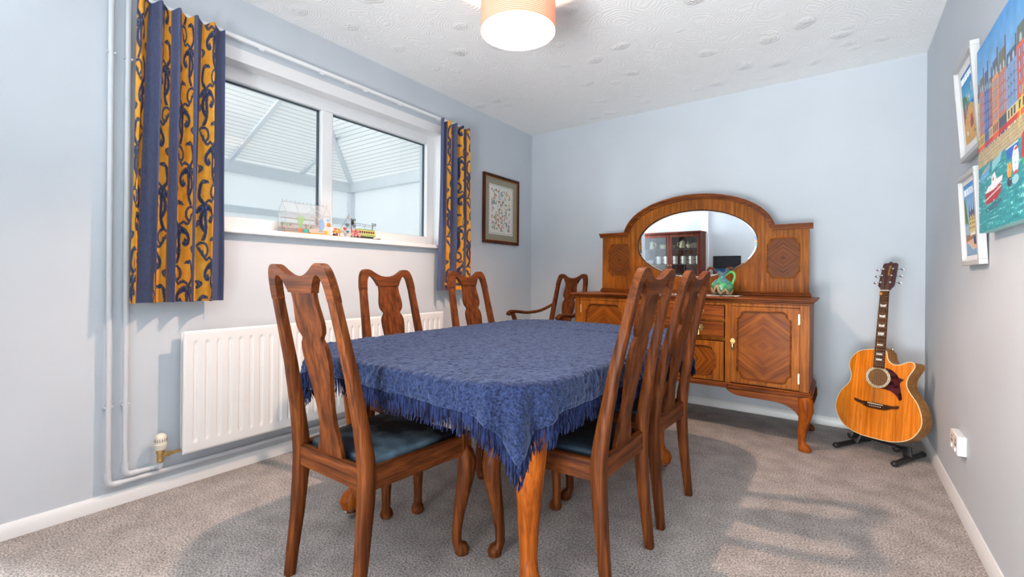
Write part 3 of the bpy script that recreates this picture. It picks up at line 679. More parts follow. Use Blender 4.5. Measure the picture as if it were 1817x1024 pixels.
# things on the sideboard
yb = -.46
rn = MB(); R = []
for i in range(60):
    x = 1.30+.665*i/59; R.append([(x, -.50, TOPZ+.0015+.0012*sin(i*1.3)), (x, -.36, TOPZ+.0015+.0008*sin(i)), (x, -.36, TOPZ+.004+.0008*sin(i)), (x, -.50, TOPZ+.004+.0012*sin(i*1.3))])
rn.rings(R)
tag(obj('table_runner', rn, noise_mat('woven_cream_lace', lin(105, 110, 118), lin(232, 226, 216), 60, .9, .3, 300, 2, stretch=(1, 1, 1), ramp=(.40, .52))), 'narrow cream and grey lace runner lying on the sideboard top under the jug', 'table runner')
def glaze():
    m, n, l, p = newmat('dripped_majolica_glaze'); t_ = n.new('ShaderNodeTexCoord'); sx = n.new('ShaderNodeSeparateXYZ'); l.new(t_.outputs['Object'], sx.inputs[0])
    nz = n.new('ShaderNodeTexNoise'); nz.inputs['Scale'].default_value = 22; nz.inputs['Detail'].default_value = 3; mp = n.new('ShaderNodeMapping'); mp.inputs['Scale'].default_value = (1.3, 1.3, .45); l.new(t_.outputs['Object'], mp.inputs[0]); l.new(mp.outputs[0], nz.inputs[0])
    ad = n.new('ShaderNodeMath'); ad.operation = 'MULTIPLY_ADD'; ad.inputs[1].default_value = .16; l.new(nz.outputs[0], ad.inputs[0]); l.new(sx.outputs['Z'], ad.inputs[2])
    r = n.new('ShaderNodeValToRGB'); e = r.color_ramp.elements; r.color_ramp.interpolation = 'LINEAR'
    e[0].position = .08; e[0].color = (*lin(20, 40, 34), 1); e[1].position = .22; e[1].color = (*lin(14, 62, 104), 1)
    for ps, c in ((.105, lin(190, 150, 110)), (.125, lin(40, 110, 76)), (.15, lin(86, 170, 110)), (.172, lin(60, 120, 120)), (.19, lin(120, 150, 170))): k = e.new(ps); k.color = (*c, 1)
    l.new(ad.outputs[0], r.inputs[0]); l.new(r.outputs[0], p.inputs['Base Color']); p.inputs['Roughness'].default_value = .12; p.inputs['Coat Weight'].default_value = .6
    return m
jg = thing('pottery_jug', 'green and blue dripped glaze pottery jug with a curled handle on the sideboard runner', 'jug', (1.845, -.42, TOPZ+.0045)); jg.scale = (1.1, 1.1, 1.2)
obj('body', MB().lathe([(.036, 0), (.054, .004), (.065, .020), (.068, .040), (.062, .062), (.046, .080), (.026, .092), (.019, .104), (.020, .112), (.034, .128), (.043, .140), (.046, .150), (.043, .150), (.030, .130), (.015, .112)], seg=36), glaze(), jg)
obj('spout', MB().rings([[(-.055+.075*u*.9, .018*w, .150-.0*u) for u, w in ((0, 0), (.3, .6), (.8, 1), (1, 0), (.8, -1), (.3, -.6))], [(-.03+.03*u, .010*w, .122) for u, w in ((0, 0), (.3, .6), (.8, 1), (1, 0), (.8, -1), (.3, -.6))]]), plain('deep_blue_glaze', lin(12, 62, 110), .12), jg)
obj('handle', MB().tube(spline([(.018, 0, .112), (.036, 0, .126), (.055, 0, .131), (.068, 0, .120), (.070, 0, .100), (.062, 0, .078), (.058, 0, .062)], 6), .0075, seg=10), plain('leaf_green_glaze', lin(92, 176, 96), .15), jg)
def cup(loc, label, group=None, name='teacup', sc_=1.0, mat=None, rz=0):
    c = thing(name, label, 'cup', loc, rz, group)
    obj('bowl', MB().lathe([(.018*sc_, 0), (.022*sc_, .004*sc_), (.030*sc_, .020*sc_), (.039*sc_, .046*sc_), (.044*sc_, .058*sc_), (.0415*sc_, .058*sc_), (.036*sc_, .044*sc_), (.020*sc_, .008*sc_)], seg=22), mat or M['china'], c)
    obj('handle', MB().tube(spline([(.036*sc_, 0, .048*sc_), (.056*sc_, 0, .050*sc_), (.062*sc_, 0, .036*sc_), (.050*sc_, 0, .022*sc_), (.032*sc_, 0, .020*sc_)], 4), .0032*sc_, seg=7), mat or M['china'], c)
    return c
M['china'] = noise_mat('floral_white_china', lin(120, 140, 120), lin(240, 236, 228), 55, .2, 0, ramp=(.30, .36))
cup((1.345, -.43, TOPZ+.0045+.046), 'white floral teacup, upper of the two stacked behind the near right chair', None, sc_=1.0, rz=.9)
cup((1.345, -.43, TOPZ+.0045), 'white floral teacup, lower of the two stacked on the runner, mostly hidden by the chair', None, sc_=.98, rz=-2.2)

# ------------------------------------------------------------------ curtains
def curve_dist(P, Q):
    """distance of points P (n,2) to polyline Q (m,2)"""
    best = np.full(len(P), 9.0)
    for i in range(len(Q)-1):
        a = Q[i]; d = Q[i+1]-a; t_ = np.clip(((P-a)@d)/max(d@d, 1e-12), 0, 1); best = np.minimum(best, np.hypot(*(P-(a+t_[:, None]*d)).T))
    return best
def scroll_mask(U, V, pitch=.155, rowh=.27):
    """navy vine scrolls: S stems with curled ends and leaf clusters, in metres of cloth"""
    cell = np.zeros(U.shape); u = U.ravel(); v = V.ravel()
    row = np.floor(v/rowh); vv = v-row*rowh; flip = np.where(row % 2 == 0, 1, -1)
    uu = (u-pitch/2)*flip+pitch/2
    P = np.stack([uu, vv], 1)/1.0; m = np.full(len(P), 9.0)
    # big curl
    q = np.linspace(0, 1, 26); ang = 2.1+q*5.6; r = .050*(1-q)**.8+.008
    c1 = np.stack([.078+r*np.cos(ang), .165+r*1.15*np.sin(ang)], 1)
    stem = np.array(spline([(.03, -.01), (.018, .06), (.045, .105), (.055, .205)], 7))[:, :2]
    ang = -.6-q*5.2; r = .034*(1-q)**.8+.006
    c2 = np.stack([.115+r*np.cos(ang), .050+r*1.2*np.sin(ang)], 1)
    st2 = np.array(spline([(.04, .10), (.075, .078), (.100, .085), (.138, .034)], 7))[:, :2]
    st3 = np.array(spline([(.055, .205), (.05, .24), (.03, .28)], 5))[:, :2]
    d = np.minimum.reduce([curve_dist(P, c1), curve_dist(P, stem), curve_dist(P, st3)])
    m = d-.0098
    m = np.minimum(m, np.minimum(curve_dist(P, c2), curve_dist(P, st2))-.0068)
    for (lx, ly, la, ll, lw) in ((.045, .105, 2.5, .05, .015), (.045, .105, .3, .045, .014), (.045, .11, 1.3, .040, .013), (.078, .165, 0, .013, .013), (.12, .19, .9, .036, .010), (.12, .20, -.4, .03, .009), (.115, .05, 0, .009, .009), (.02, .17, 2.0, .034, .010), (.10, .255, .4, .03, .010), (.10, .255, 2.2, .03, .010)):
        cx, cy = lx+cos(la)*ll*.6, ly+sin(la)*ll*.6
        a = (P[:, 0]-cx)*cos(la)+(P[:, 1]-cy)*sin(la); b_ = -(P[:, 0]-cx)*sin(la)+(P[:, 1]-cy)*cos(la)
        m = np.minimum(m, (np.hypot(a/(ll*.6), b_/(lw*(1-.35*np.clip(a/(ll*.6), -1, 1))))-1)*lw*.7)
    return m.reshape(U.shape)
def curtain_colors(U, V, width):
    gold_a, gold_b, navy, navy_l = L(205, 132, 32), L(228, 166, 66), L(46, 50, 76), L(88, 96, 128)
    per = .250; ph = np.mod(U+.02, per)
    goldband = (ph < .140)
    n1 = vnoise(U.shape, 9, 31); n2 = vnoise(U.shape, 3, 32)
    g = gold_a+(gold_b-gold_a)*np.clip((.65*n1+.5*n2-.1), 0, 1)[..., None]
    blu = navy_l*.80+(navy_l-navy)*.25*(n2[..., None]-.5)
    col = np.where(goldband[..., None], g, blu)
    sm = scroll_mask(ph, V+.11*np.floor((U+.02)/per))
    vein = (np.abs(sm+.0042) < .0010)
    inkc = np.where(vein[..., None], L(92, 98, 120), navy)
    col = np.where(((sm < 0) & goldband)[..., None], inkc, col)
    edge = np.abs(ph-.140) < .0025
    col = np.where(edge[..., None], L(150, 96, 30), col)
    col = np.where(((U > width-.065))[..., None], navy_l*.75+.0*col, col) if width > 0 else col
    return col
def curtain(name, y0, y1, ybot0, ybot1, ztop, zbot, folds, cloth_w, seed, label, flip=False):
    t = thing(name, label, 'curtain', (0, 0, 0), 0, None)
    nu, nv = 460, 330
    s_ = np.linspace(0, 1, nu); z = np.linspace(0, 1, nv); Sg, Zg = np.meshgrid(s_, z)   # z: 0 top -> 1 bottom
    r = np.random.default_rng(seed)
    warp = np.cumsum(.6+.8*vnoise((1, nu), 40, seed)[0]); warp = warp/warp[-1]
    amp_top, amp_bot = .018, .032
    phs = warp*folds*2*pi
    drift = .5*np.sin(2*pi*(Zg*.35)+seed)*0
    wob = .35*(vnoise((nv, nu), 90, seed+3)-.5)*Zg
    a = amp_top+(amp_bot-amp_top)*np.clip(Zg*1.6, 0, 1)
    xx = .098 + a*np.sin(phs[None]+wob*2) + .006*np.sin(phs[None]*2.3+1+Zg*2)*Zg
    # pinch pleats near the heading
    yl = (y0+(ybot0-y0)*Zg); yr = (y1+(ybot1-y1)*Zg)
    lateral = .012*np.cos(phs[None]+wob*2)*(.3+Zg)
    yy = yl+(yr-yl)*warp[None]*1.0 + lateral
    hw = .5+.5*np.cos(np.clip((Zg-.0)/.10, 0, 1)*pi)
    pin = np.abs(np.sin(phs/2))[None]
    xx = xx+hw*(.006*np.sin(phs*2)[None])
    zz = ztop+(zbot-ztop)*Zg + .006*np.sin(phs)[None]*(1-Zg*1.0)
    Uc = (s_ if not flip else 1-s_)[None]*cloth_w+0*Zg; Vc = (ztop-zz)
    col = curtain_colors(Uc, Vc, cloth_w)
    o = grid_obj('fabric', np.stack([xx, yy, zz], -1), col, M['curtain'], t)
    sm = o.modifiers.new('thick', 'SOLIDIFY'); sm.thickness = .0025; sm.offset = -1
    for k in range(int(folds)+2):
        q = min(.995, (k+.2)/(folds+1.2)); y = y0+(y1-y0)*q; obj('hook', MB().tube([(.042, y, ztop+.005), (.046, y, ztop+.018), (.040, y, ztop+.024)], .003, seg=6), M['pvc'], t)
    return t
M['curtain'] = attr_mat('printed_curtain_cotton', .8, .25, 700, spec=.2)
curtain('curtain', -3.158, -2.822, -3.185, -2.828, 2.163, .863, 5.0, .98, 4, 'left hand curtain with gold scroll and plain blue stripes, beside the two wall pipes')
curtain('curtain', -1.372, -1.050, -1.405, -1.045, 2.158, .885, 4.5, .80, 9, 'right hand curtain with gold scroll and blue stripes, between window and framed sampler', flip=True)
t = thing('curtain_rail', 'white curtain track running across the wall above the window', 'curtain rail', (0.0, 0, 0))
obj('track', MB().box(.022, .040, -3.14, -1.06, 2.172, 2.192), M['pvc'], t, bevel=.003)
for y in (-2.62, -2.28, -1.98, -1.70): obj('glider', MB().box(.026, .036, y-.012, y+.012, 2.164, 2.173), M['pvc'], t)
for y in (-2.9, -2.1, -1.3): obj('bracket', MB().box(0, .024, y-.012, y+.012, 2.174, 2.190), M['pvc'], t)

# ------------------------------------------------------------------ radiator, valve, pipes
t = thing('radiator', 'long white panel radiator on the wall under the window', 'radiator', (0, 0, 0))
RY0, RY1, RZ0, RZ1, RX = -2.978, -1.322, .168, .728, .098
ny, nz = 700, 90
ys = np.linspace(RY0, RY1, ny); zs = np.linspace(RZ0, RZ1, nz); Yg, Zg = np.meshgrid(ys, zs)
pit = (RY1-RY0)/34.0; ph = np.mod(Yg-RY0-pit*.5, pit)/pit
groove = np.clip(1-np.abs(ph-.5)/.24, 0, 1); groove = groove*groove*(3-2*groove)
endf = np.clip((Zg-RZ0-.045)/.02, 0, 1)*np.clip((RZ1-.045-Zg)/.02, 0, 1)*(Yg > RY0+pit*.6)*(Yg < RY1-pit*.6)
lip = np.clip((np.minimum(np.minimum(Zg-RZ0, RZ1-Zg), np.minimum(Yg-RY0, RY1-Yg)))/.008, 0, 1)
XX = RX-.005*(1-lip)**2+.0065*(1-2*groove*endf)*0 - .009*groove*endf
fp = grid_obj('front_panel', np.stack([XX, Yg, Zg], -1), None, plain('radiator_enamel', (.80, .795, .79), .3), t)
b = MB().box(RX-.010, RX-.006, RY0+.001, RY1-.001, RZ0+.001, RZ1-.001).box(.030, .040, RY0+.01, RY1-.01, RZ0+.01, RZ1-.01).box(.040, RX-.01, RY0+.02, RY1-.02, RZ1-.05, RZ1-.035).box(.040, RX-.01, RY0+.02, RY1-.02, RZ0+.03, RZ0+.05)
obj('back_panel', b, M['white'], t, smooth=False)
for y in (RY0+.25, RY1-.25): obj('bracket', MB().box(.001, .032, y-.015, y+.015, RZ0+.05, RZ1-.06), M['white'], t)
vx, vy = .055, -3.048
t = thing('radiator_valve', 'cream thermostatic valve head on a brass body at the left end of the radiator', 'valve', (vx, vy, 0))
obj('thermostat_head', MB().lathe([(.010, .205), (.020, .207), (.0235, .222), (.0245, .232), (.0225, .234), (.0225, .262), (.018, .272), (.010, .277)], seg=24), plain('cream_plastic', (.76, .70, .60), .4), t)
b = MB()
for k in range(16):
    q = 2*pi*k/16; b.tube([(.0205*cos(q), .0205*sin(q), .262), (.0226*cos(q), .0226*sin(q), .244)], .0018, seg=5)
obj('slots', b, plain('slot_grey', (.22, .20, .18), .6), t)
obj('brass_body', MB().lathe([(.010, .150), (.013, .152), (.015, .160), (.013, .166), (.014, .172), (.014, .190), (.017, .192), (.017, .205)], seg=8).tube([(0, .005, .180), (0, .030, .180), (0, .045, .180)], [.010, .012, .008], seg=8).tube([(0, .045, .180), (0, .075, .182)], .007, seg=10), M['brass'], t)
M['pipe'] = plain('painted_pipe', (.60, .625, .66), .4)
PX = .028
t = thing('heating_pipe', 'outer painted pipe left of the curtain, turning along the skirting to pass below the radiator', 'pipe')
y1 = -3.222; p = [(PX, y1, RH)]+[(PX, y1, z) for z in (1.6, .9, .14)]+[(PX, y1+.002, .112), (PX, y1+.012, .102), (PX, y1+.04, .100)]+[(PX, y, .100) for y in (-2.6, -2.0, -1.28)]+[(PX+.01, -1.262, .104), (PX+.012, -1.255, .13), (PX+.012, -1.255, .175)]
obj('tube', MB().tube(p, .0105, seg=14, up=(1, 0, 0)), M['pipe'], t)
for z in (1.91, .43):
    b = MB().tube([(.001, y1, z), (PX-.012, y1, z)], .008, seg=8); b.tube([(PX+.013*cos(q), y1+.0135*sin(q), z) for q in np.linspace(.9, 2*pi-.9, 12)], .0035, sec=ROUND4, up=(0, 0, 1)); obj('clip', b, M['pipe'], t)
obj('elbow', MB().tube([(PX, y1, .155), (PX, y1, .125), (PX, y1+.004, .109), (PX, y1+.018, .100), (PX, y1+.045, .100)], .0128, seg=14, up=(1, 0, 0)), M['pipe'], t)
t = thing('heating_pipe', 'inner painted pipe left of the curtain, turning along to feed the thermostatic valve', 'pipe')
y2 = -3.166; p = [(PX, y2, RH)]+[(PX, y2, z) for z in (1.6, .9, .165)]+[(PX, y2+.002, .138), (PX, y2+.012, .128), (PX, y2+.04, .126)]+[(PX, -3.075, .126), (PX+.005, -3.058, .126), (vx-.004, vy, .128), (vx, vy, .138), (vx, vy, .149)]
obj('tube', MB().tube(p, .0105, seg=14, up=(1, 0, 0)), M['pipe'], t)
for z in (1.905, .432):
    b = MB().tube([(.001, y2, z), (PX-.012, y2, z)], .008, seg=8); b.tube([(PX+.013*cos(q), y2+.0135*sin(q), z) for q in np.linspace(.9, 2*pi-.9, 12)], .0035, sec=ROUND4, up=(0, 0, 1)); obj('clip', b, M['pipe'], t)
obj('elbow', MB().tube([(PX, y2, .18), (PX, y2, .150), (PX, y2+.004, .135), (PX, y2+.018, .126), (PX, y2+.045, .126)], .0128, seg=14, up=(1, 0, 0)), M['pipe'], t)

# ------------------------------------------------------------------ pendant lamp
LX, LY, LZ = 1.325, -2.118, 2.083; LR = .166
t = thing('pendant_lamp', 'drum pendant lamp with ribbed peach shade hanging from the ceiling', 'lamp', (LX, LY, LZ))
def shade_mat():
    m, n, l, p = newmat('ribbed_peach_shade'); n.remove(p); o = n['Material Output']; t_ = n.new('ShaderNodeTexCoord'); sx = n.new('ShaderNodeSeparateXYZ'); l.new(t_.outputs['Object'], sx.inputs[0])
    k = n.new('ShaderNodeMath'); k.operation = 'MULTIPLY'; k.inputs[1].default_value = 2*pi/.0078; l.new(sx.outputs['Z'], k.inputs[0]); s_ = n.new('ShaderNodeMath'); s_.operation = 'SINE'; l.new(k.outputs[0], s_.inputs[0])
    r = n.new('ShaderNodeValToRGB'); r.color_ramp.elements[0].position = .35; r.color_ramp.elements[0].color = (*lin(232, 176, 144), 1); r.color_ramp.elements[1].position = .6; r.color_ramp.elements[1].color = (*lin(252, 228, 208), 1)
    l.new(s_.outputs[0], r.inputs[0]); d = n.new('ShaderNodeBsdfDiffuse'); tr = n.new('ShaderNodeBsdfTranslucent'); l.new(r.outputs[0], d.inputs[0]); l.new(r.outputs[0], tr.inputs[0])
    mx = n.new('ShaderNodeMixShader'); mx.inputs[0].default_value = .42; l.new(d.outputs[0], mx.inputs[1]); l.new(tr.outputs[0], mx.inputs[2]); l.new(mx.outputs[0], o.inputs[0]); return m
def ring_shell(r0, r1, z0, z1, seg=72): return MB().rings([[(r0*cos(q), r0*sin(q), z0), (r1*cos(q), r1*sin(q), z0), (r1*cos(q), r1*sin(q), z1), (r0*cos(q), r0*sin(q), z1)] for q in np.linspace(0, 2*pi, seg, endpoint=False)], closed=True)
SHH = .20
obj('lamp_shade', ring_shell(LR-.0012, LR, 0, SHH), shade_mat(), t, angle=60)
obj('lining', ring_shell(LR-.0035, LR-.0022, .001, SHH-.001), translucent('white_shade_lining', (.93, .90, .86), .25), t, angle=60)
obj('rim', MB().tube([(LR*cos(q), LR*sin(q), 0) for q in np.linspace(0, 2*pi, 72, endpoint=False)], .0022, seg=6, closed=True, up=(0, 0, 1)), plain('peach_rim', lin(225, 180, 155), .5), t)
b = MB().tube([(0, 0, .13), (0, 0, .195)], .018, seg=16); 
for q in (0, 2*pi/3, 4*pi/3): b.tube([(0, 0, .175), (LR*cos(q), LR*sin(q), .185)], .0022, seg=6)
obj('lamp_holder', b, M['pvc'], t)
obj('cord', MB().tube([(0, 0, .195), (0, 0, RH-LZ)], .0035, seg=8).lathe([(.045, RH-LZ), (.045, RH-LZ-.008), (.02, RH-LZ-.025)], seg=24), M['pvc'], t)
m, n, l, p = newmat('warm_bulb'); p.inputs['Emission Color'].default_value = (1, .68, .49, 1); p.inputs['Emission Strength'].default_value = 1550
obj('bulb', MB().sphere((0, 0, .095), (.028, .028, .032), 20, 12), m, t)

# ------------------------------------------------------------------ framed sampler on the left wall
def canvas(name, origin, ux, uy, w, h, nx, ny, fn, mat, parent):
    """painted flat picture: origin lower-left, ux/uy unit vectors"""
    A = np.linspace(0, 1, nx); B = np.linspace(0, 1, ny); Ag, Bg = np.meshgrid(A, B)
    P = np.array(origin)[None, None]+Ag[..., None]*np.array(ux)*w+Bg[..., None]*np.array(uy)*h
    return grid_obj(name, P, fn(Ag*w, Bg*h), mat, parent, smooth=False)
M['print'] = attr_mat('printed_paper', .5)
M['paint'] = attr_mat('acrylic_painting', .45, .35, 220)
t = thing('framed_sampler', 'dark wood framed floral sampler with olive mount on the wall beside the right curtain', 'picture', (0, -.505, 1.59))
sy0, sy1, sz0, sz1 = -.265, .262, -.303, .305
def pic_frame(b, T, u0, u1, v0, v1, w, d0, d1):
    for a in ((u0, u1, v0, v0+w), (u0, u1, v1-w, v1), (u0, u0+w, v0+w, v1-w), (u1-w, u1, v0+w, v1-w)):
        vs = [T(u, d, z) for z in a[2:] for d in (d0, d1) for u in a[:2]]; b.add(vs, [(0,1,3,2),(4,6,7,5),(0,4,5,1),(2,3,7,6),(0,2,6,4),(1,5,7,3)])
    return b
TL = lambda u, d, z: (d, u, z)
obj('frame', pic_frame(MB(), TL, sy0, sy1, sz0, sz1, .026, .002, .022), wood('mahogany_frame', lin(48, 22, 14), lin(84, 42, 26), lin(110, 58, 36), axis='z'), t, bevel=.003)
obj('gilt_slip', pic_frame(MB(), TL, sy0+.026, sy1-.026, sz0+.026, sz1-.026, .006, .002, .018), plain('gilt', lin(176, 128, 60), .35, .6), t)
obj('mount', pic_frame(MB(), TL, sy0+.03, sy1-.03, sz0+.03, sz1-.03, .052, .004, .010), plain('olive_mount', lin(150, 143, 124), .8), t)
def sampler(X, Yv):
    w, h = X.max(), Yv.max(); c = np.ones(X.shape+(3,))*L(222, 218, 212)
    r = np.random.default_rng(3)
    cells = [(0, 0, (150, 110, 90)), (1, 0, (188, 92, 48)), (2, 0, (120, 100, 120)), (0, 1, (206, 160, 110)), (1, 1, (196, 62, 48)), (2, 1, (214, 160, 140)), (0, 2, (120, 140, 150)), (1, 2, (170, 90, 60)), (2, 2, (226, 196, 130)), (0, 3, (214, 120, 96)), (1, 3, (150, 160, 190)), (2, 3, (230, 180, 90))]
    for i, j, cc in cells:
        cx0, cy0 = w*(.13+.25*i), h*(.09+.205*j)
        for k in range(16):
            x, y = cx0+r.random()*w*.24, cy0+r.random()*h*.19; a = r.uniform(0, pi); rx, ry = w*r.uniform(.022, .050), h*r.uniform(.010, .019)
            dx = (X-x)*cos(a)+(Yv-y)*sin(a); dy = -(X-x)*sin(a)+(Yv-y)*cos(a); mk = (dx/rx)**2+(dy/ry)**2 < 1
            col = L(*cc) if k % 2 else L(92+r.integers(40), 122+r.integers(30), 98)
            c[mk] = col*.8+c[mk]*.2
    e = np.minimum(np.minimum(X, w-X), np.minimum(Yv, h-Yv)); s_ = X+Yv*1.3
    leaf = (np.abs(e-.016-.004*np.sin((X-Yv)*240)) < .0035) & (np.sin((X*1.0+Yv)*420) > -.3); c[leaf] = L(122, 132, 118)
    line = (np.abs(np.mod(X-w*.13, w*.25)-.001) < .0008) & (e > .03); c[line] = L(190, 186, 178)
    return c
canvas('print', (.005, sy0+.078, sz0+.078), (0, 1, 0), (0, 0, 1), sy1-sy0-.156, sz1-sz0-.156, 150, 190, sampler, M['print'], t)

# ------------------------------------------------------------------ posters and painting on the right wall
def text_obj(body, size, loc, rot, mat, parent, name='lettering', ext=.0006, spacing=1.0, sx=1.0):
    cu = bpy.data.curves.new(name, 'FONT'); cu.body = body; cu.size = size; cu.extrude = ext; cu.align_x = 'CENTER'; cu.align_y = 'CENTER'; cu.space_character = spacing; cu.resolution_u = 3
    o = bpy.data.objects.new(name, cu); COL.objects.link(o); dg = bpy.context.evaluated_depsgraph_get(); dg.update()
    me = bpy.data.meshes.new_from_object(o.evaluated_get(dg)); bpy.data.objects.remove(o); me.materials.clear(); me.materials.append(mat)
    o = bpy.data.objects.new(name, me); COL.objects.link(o); o.rotation_euler = rot; o.location = loc; o.scale = (sx, 1, 1); o.parent = parent
    return o
def wall_piece(name, label, cat, yl, yr, zb, zt, xb, xt):
    """an empty at the lower edge: local x runs towards the viewer along the wall, local z up, local y out into the room"""
    h = sqrt((zt-zb)**2+(xb-xt)**2); lean = atan2(xb-xt, zt-zb)
    o = thing(name, label, cat, (xb, yl, zb)); o.rotation_euler = (-lean*0, 0, 0)
    o.matrix_world = Matrix.Translation((xb, yl, zb)) @ Matrix(((0, cos(lean), -sin(lean), 0), (-1, 0, 0, 0), (0, sin(lean), cos(lean), 0), (0, 0, 0, 1)))
    return o, yl-yr, h
WHT = plain('white_box_frame', (.50, .50, .505), .6)
def box_frame(o, w, h, dep, border=.018):
    b = MB()
    for a in ((0, w, 0, border), (0, w, h-border, h), (0, border, border, h-border), (w-border, w, border, h-border)): b.box(a[0], a[1], -dep, 0, a[2], a[3])
    obj('frame', b, WHT, o, bevel=.0015)
    obj('mount', MB().box(border, w-border, -.012, -.009, border, h-border), plain('white_mount_card', (.86, .86, .86), .8), o, smooth=False)
def smooth_blob(c, X, Y, x, y, rx, ry, col, a=0, k=1.0):
    dx = (X-x)*cos(a)+(Y-y)*sin(a); dy = -(X-x)*sin(a)+(Y-y)*cos(a); m_ = (dx/rx)**2+(dy/ry)**2 < 1; c[m_] = L(*col)*k+c[m_]*(1-k)
def poly(c, X, Y, pts, col):
    pts = np.array(pts, float); ins = np.zeros(X.shape, bool); n_ = len(pts); j = n_-1
    for i in range(n_):
        xi, yi = pts[i]; xj, yj = pts[j]
        with np.errstate(divide='ignore', invalid='ignore'): ins ^= ((yi > Y) != (yj > Y)) & (X < (xj-xi)*(Y-yi)/(yj-yi+1e-12)+xi)
        j = i
    c[ins] = L(*col); return ins
def beach(X, Y):
    w, h = X.max(), Y.max(); u, v = X/w, Y/h
    t_ = np.clip((v-.5)/.5, 0, 1)[..., None]; c = L(84, 196, 226)*(1-t_)+L(10, 110, 190)*t_
    poly(c, u, v, [(0.78, .47), (1.1, .47), (1.1, .56), (.85, .52)], (20, 90, 190))
    poly(c, u, v, [(.62, .52), (1.1, .42), (1.1, .52), (.9, .54)], (24, 96, 196))
    n_ = vnoise(X.shape, 5, 8)[..., None]; sand = L(222, 168, 88)*(.85+.3*n_)
    m_ = (v < .52-.10*np.clip((u-.62)/.38, 0, 1)) ; c = np.where(m_[..., None], sand, c)
    poly(c, u, v, [(-.1, .70), (.2, .69), (.42, .64), (.55, .58), (.60, .52), (-.1, .40)], (50, 128, 66))
    cols = [(190, 80, 70), (70, 150, 150), (214, 150, 160), (60, 110, 180), (90, 170, 130), (200, 200, 205)]
    for k in range(6):
        x0 = .02+.095*k; z0 = .30+.045*k; hh = .20-.016*k
        poly(c, u, v, [(x0, z0), (x0+.09, z0+.03), (x0+.09, z0+hh), (x0+.045, z0+hh+.045), (x0, z0+hh-.02)], cols[k])
        poly(c, u, v, [(x0+.03, z0+.02), (x0+.06, z0+.03), (x0+.06, z0+hh*.6), (x0+.03, z0+hh*.6)], (80, 70, 90))
    smooth_blob(c, u, v, .62, .26, .13, .085, (196, 66, 60), .5); smooth_blob(c, u, v, .70, .235, .07, .05, (110, 70, 90), .5)
    smooth_blob(c, u, v, .22, .14, .05, .035, (240, 240, 236)); smooth_blob(c, u, v, .3, .085, .03, .02, (180, 110, 80)); smooth_blob(c, u, v, .82, .09, .06, .02, (120, 120, 60))
    for x, y in ((.78, .74), (.78, .68), (.35, .66), (.45, .62), (.60, .60)): smooth_blob(c, u, v, x, y, .05, .012, (235, 244, 250), .5)
    return c
def town(X, Y):
    w, h = X.max(), Y.max(); u, v = X/w, Y/h
    t_ = np.clip((v-.35)/.65, 0, 1)[..., None]; n_ = vnoise(X.shape, 12, 18)[..., None]; c = (L(190, 222, 244)*(1-t_)+L(62, 146, 216)*t_)*(.92+.15*n_)
    poly(c, u, v, [(-.1, .30), (.1, .28), (.32, .34), (.30, .46), (.22, .58), (.18, .68), (.08, .80), (-.1, .86)], (76, 124, 56))
    poly(c, u, v, [(.34, .30), (.92, .32), (.92, .46), (.80, .55), (.62, .56), (.34, .54)], (226, 200, 132))
    for x in (.40, .58, .76):
        poly(c, u, v, [(x-.05, .52), (x+.05, .52), (x+.045, .60), (x, .74), (x-.045, .60)], (70, 84, 122))
    poly(c, u, v, [(.30, .54), (.84, .56), (.72, .62), (.40, .60)], (84, 92, 120))
    for x in (.40, .47, .60, .67, .78):
        for y in (.36, .42, .48): poly(c, u, v, [(x-.018, y), (x+.018, y), (x+.018, y+.035), (x-.018, y+.035)], (96, 84, 78))
    poly(c, u, v, [(.80, .28), (1.1, .25), (1.1, .60), (.86, .52)], (70, 140, 84))
    poly(c, u, v, [(-.1, .28), (.34, .29), (.34, .40), (.22, .46), (-.1, .44)], (120, 170, 190))
    for k in range(6): poly(c, u, v, [(-.05+.065*k, .20), (-.035+.065*k, .20), (-.035+.065*k, .42), (-.05+.065*k, .42)], (225, 236, 240))
    poly(c, u, v, [(-.1, .17), (1.1, .20), (1.1, .30), (-.1, .29)], (150, 112, 84)); poly(c, u, v, [(.38, .27), (.80, .275), (.78, .31), (.42, .31)], (238, 238, 234))
    poly(c, u, v, [(-.1, .19), (.25, .17), (.6, .08), (1.1, .11), (1.1, .22), (.5, .22)], (232, 186, 150))
    poly(c, u, v, [(-.1, .185), (.22, .165), (.55, .075), (1.1, .10), (1.1, -.1), (-.1, -.1)], (132, 168, 202))
    smooth_blob(c, u, v, .72, .20, .10, .055, (40, 74, 132)); smooth_blob(c, u, v, .70, .155, .035, .018, (30, 30, 40)); smooth_blob(c, u, v, .80, .155, .03, .018, (30, 30, 40))
    return c
rot_w = (radians(90), 0, 0)
M['ink'] = plain('white_lettering', (.82, .88, .92), .6)
o, w, h = wall_piece('beach_poster', 'white box framed seaside poster with beach huts, upper of the two on the right wall', 'picture', -1.165, -1.478, 1.473, 1.858, 2.9205, 2.894)
box_frame(o, w, h, .026)
canvas('print', (.062, -.013, .058), (1, 0, 0), (0, 0, 1), w-.124, h-.112, 90, 130, beach, M['print'], o)
text_obj('WELLS-NEXT-THE-SEA', .034, (w/2, -.0145, h-.082), rot_w, M['ink'], o, sx=.50)
o, w, h = wall_piece('town_poster', 'white box framed town poster, lower of the two on the right wall', 'picture', -1.200, -1.486, 1.050, 1.402, 2.9205, 2.9035)
box_frame(o, w, h, .024)
canvas('print', (.046, -.013, .038), (1, 0, 0), (0, 0, 1), w-.092, h-.076, 90, 130, town, M['print'], o)
text_obj('BUXTON', .040, (w/2, -.0145, h-.072), rot_w, M['ink'], o, sx=.95)

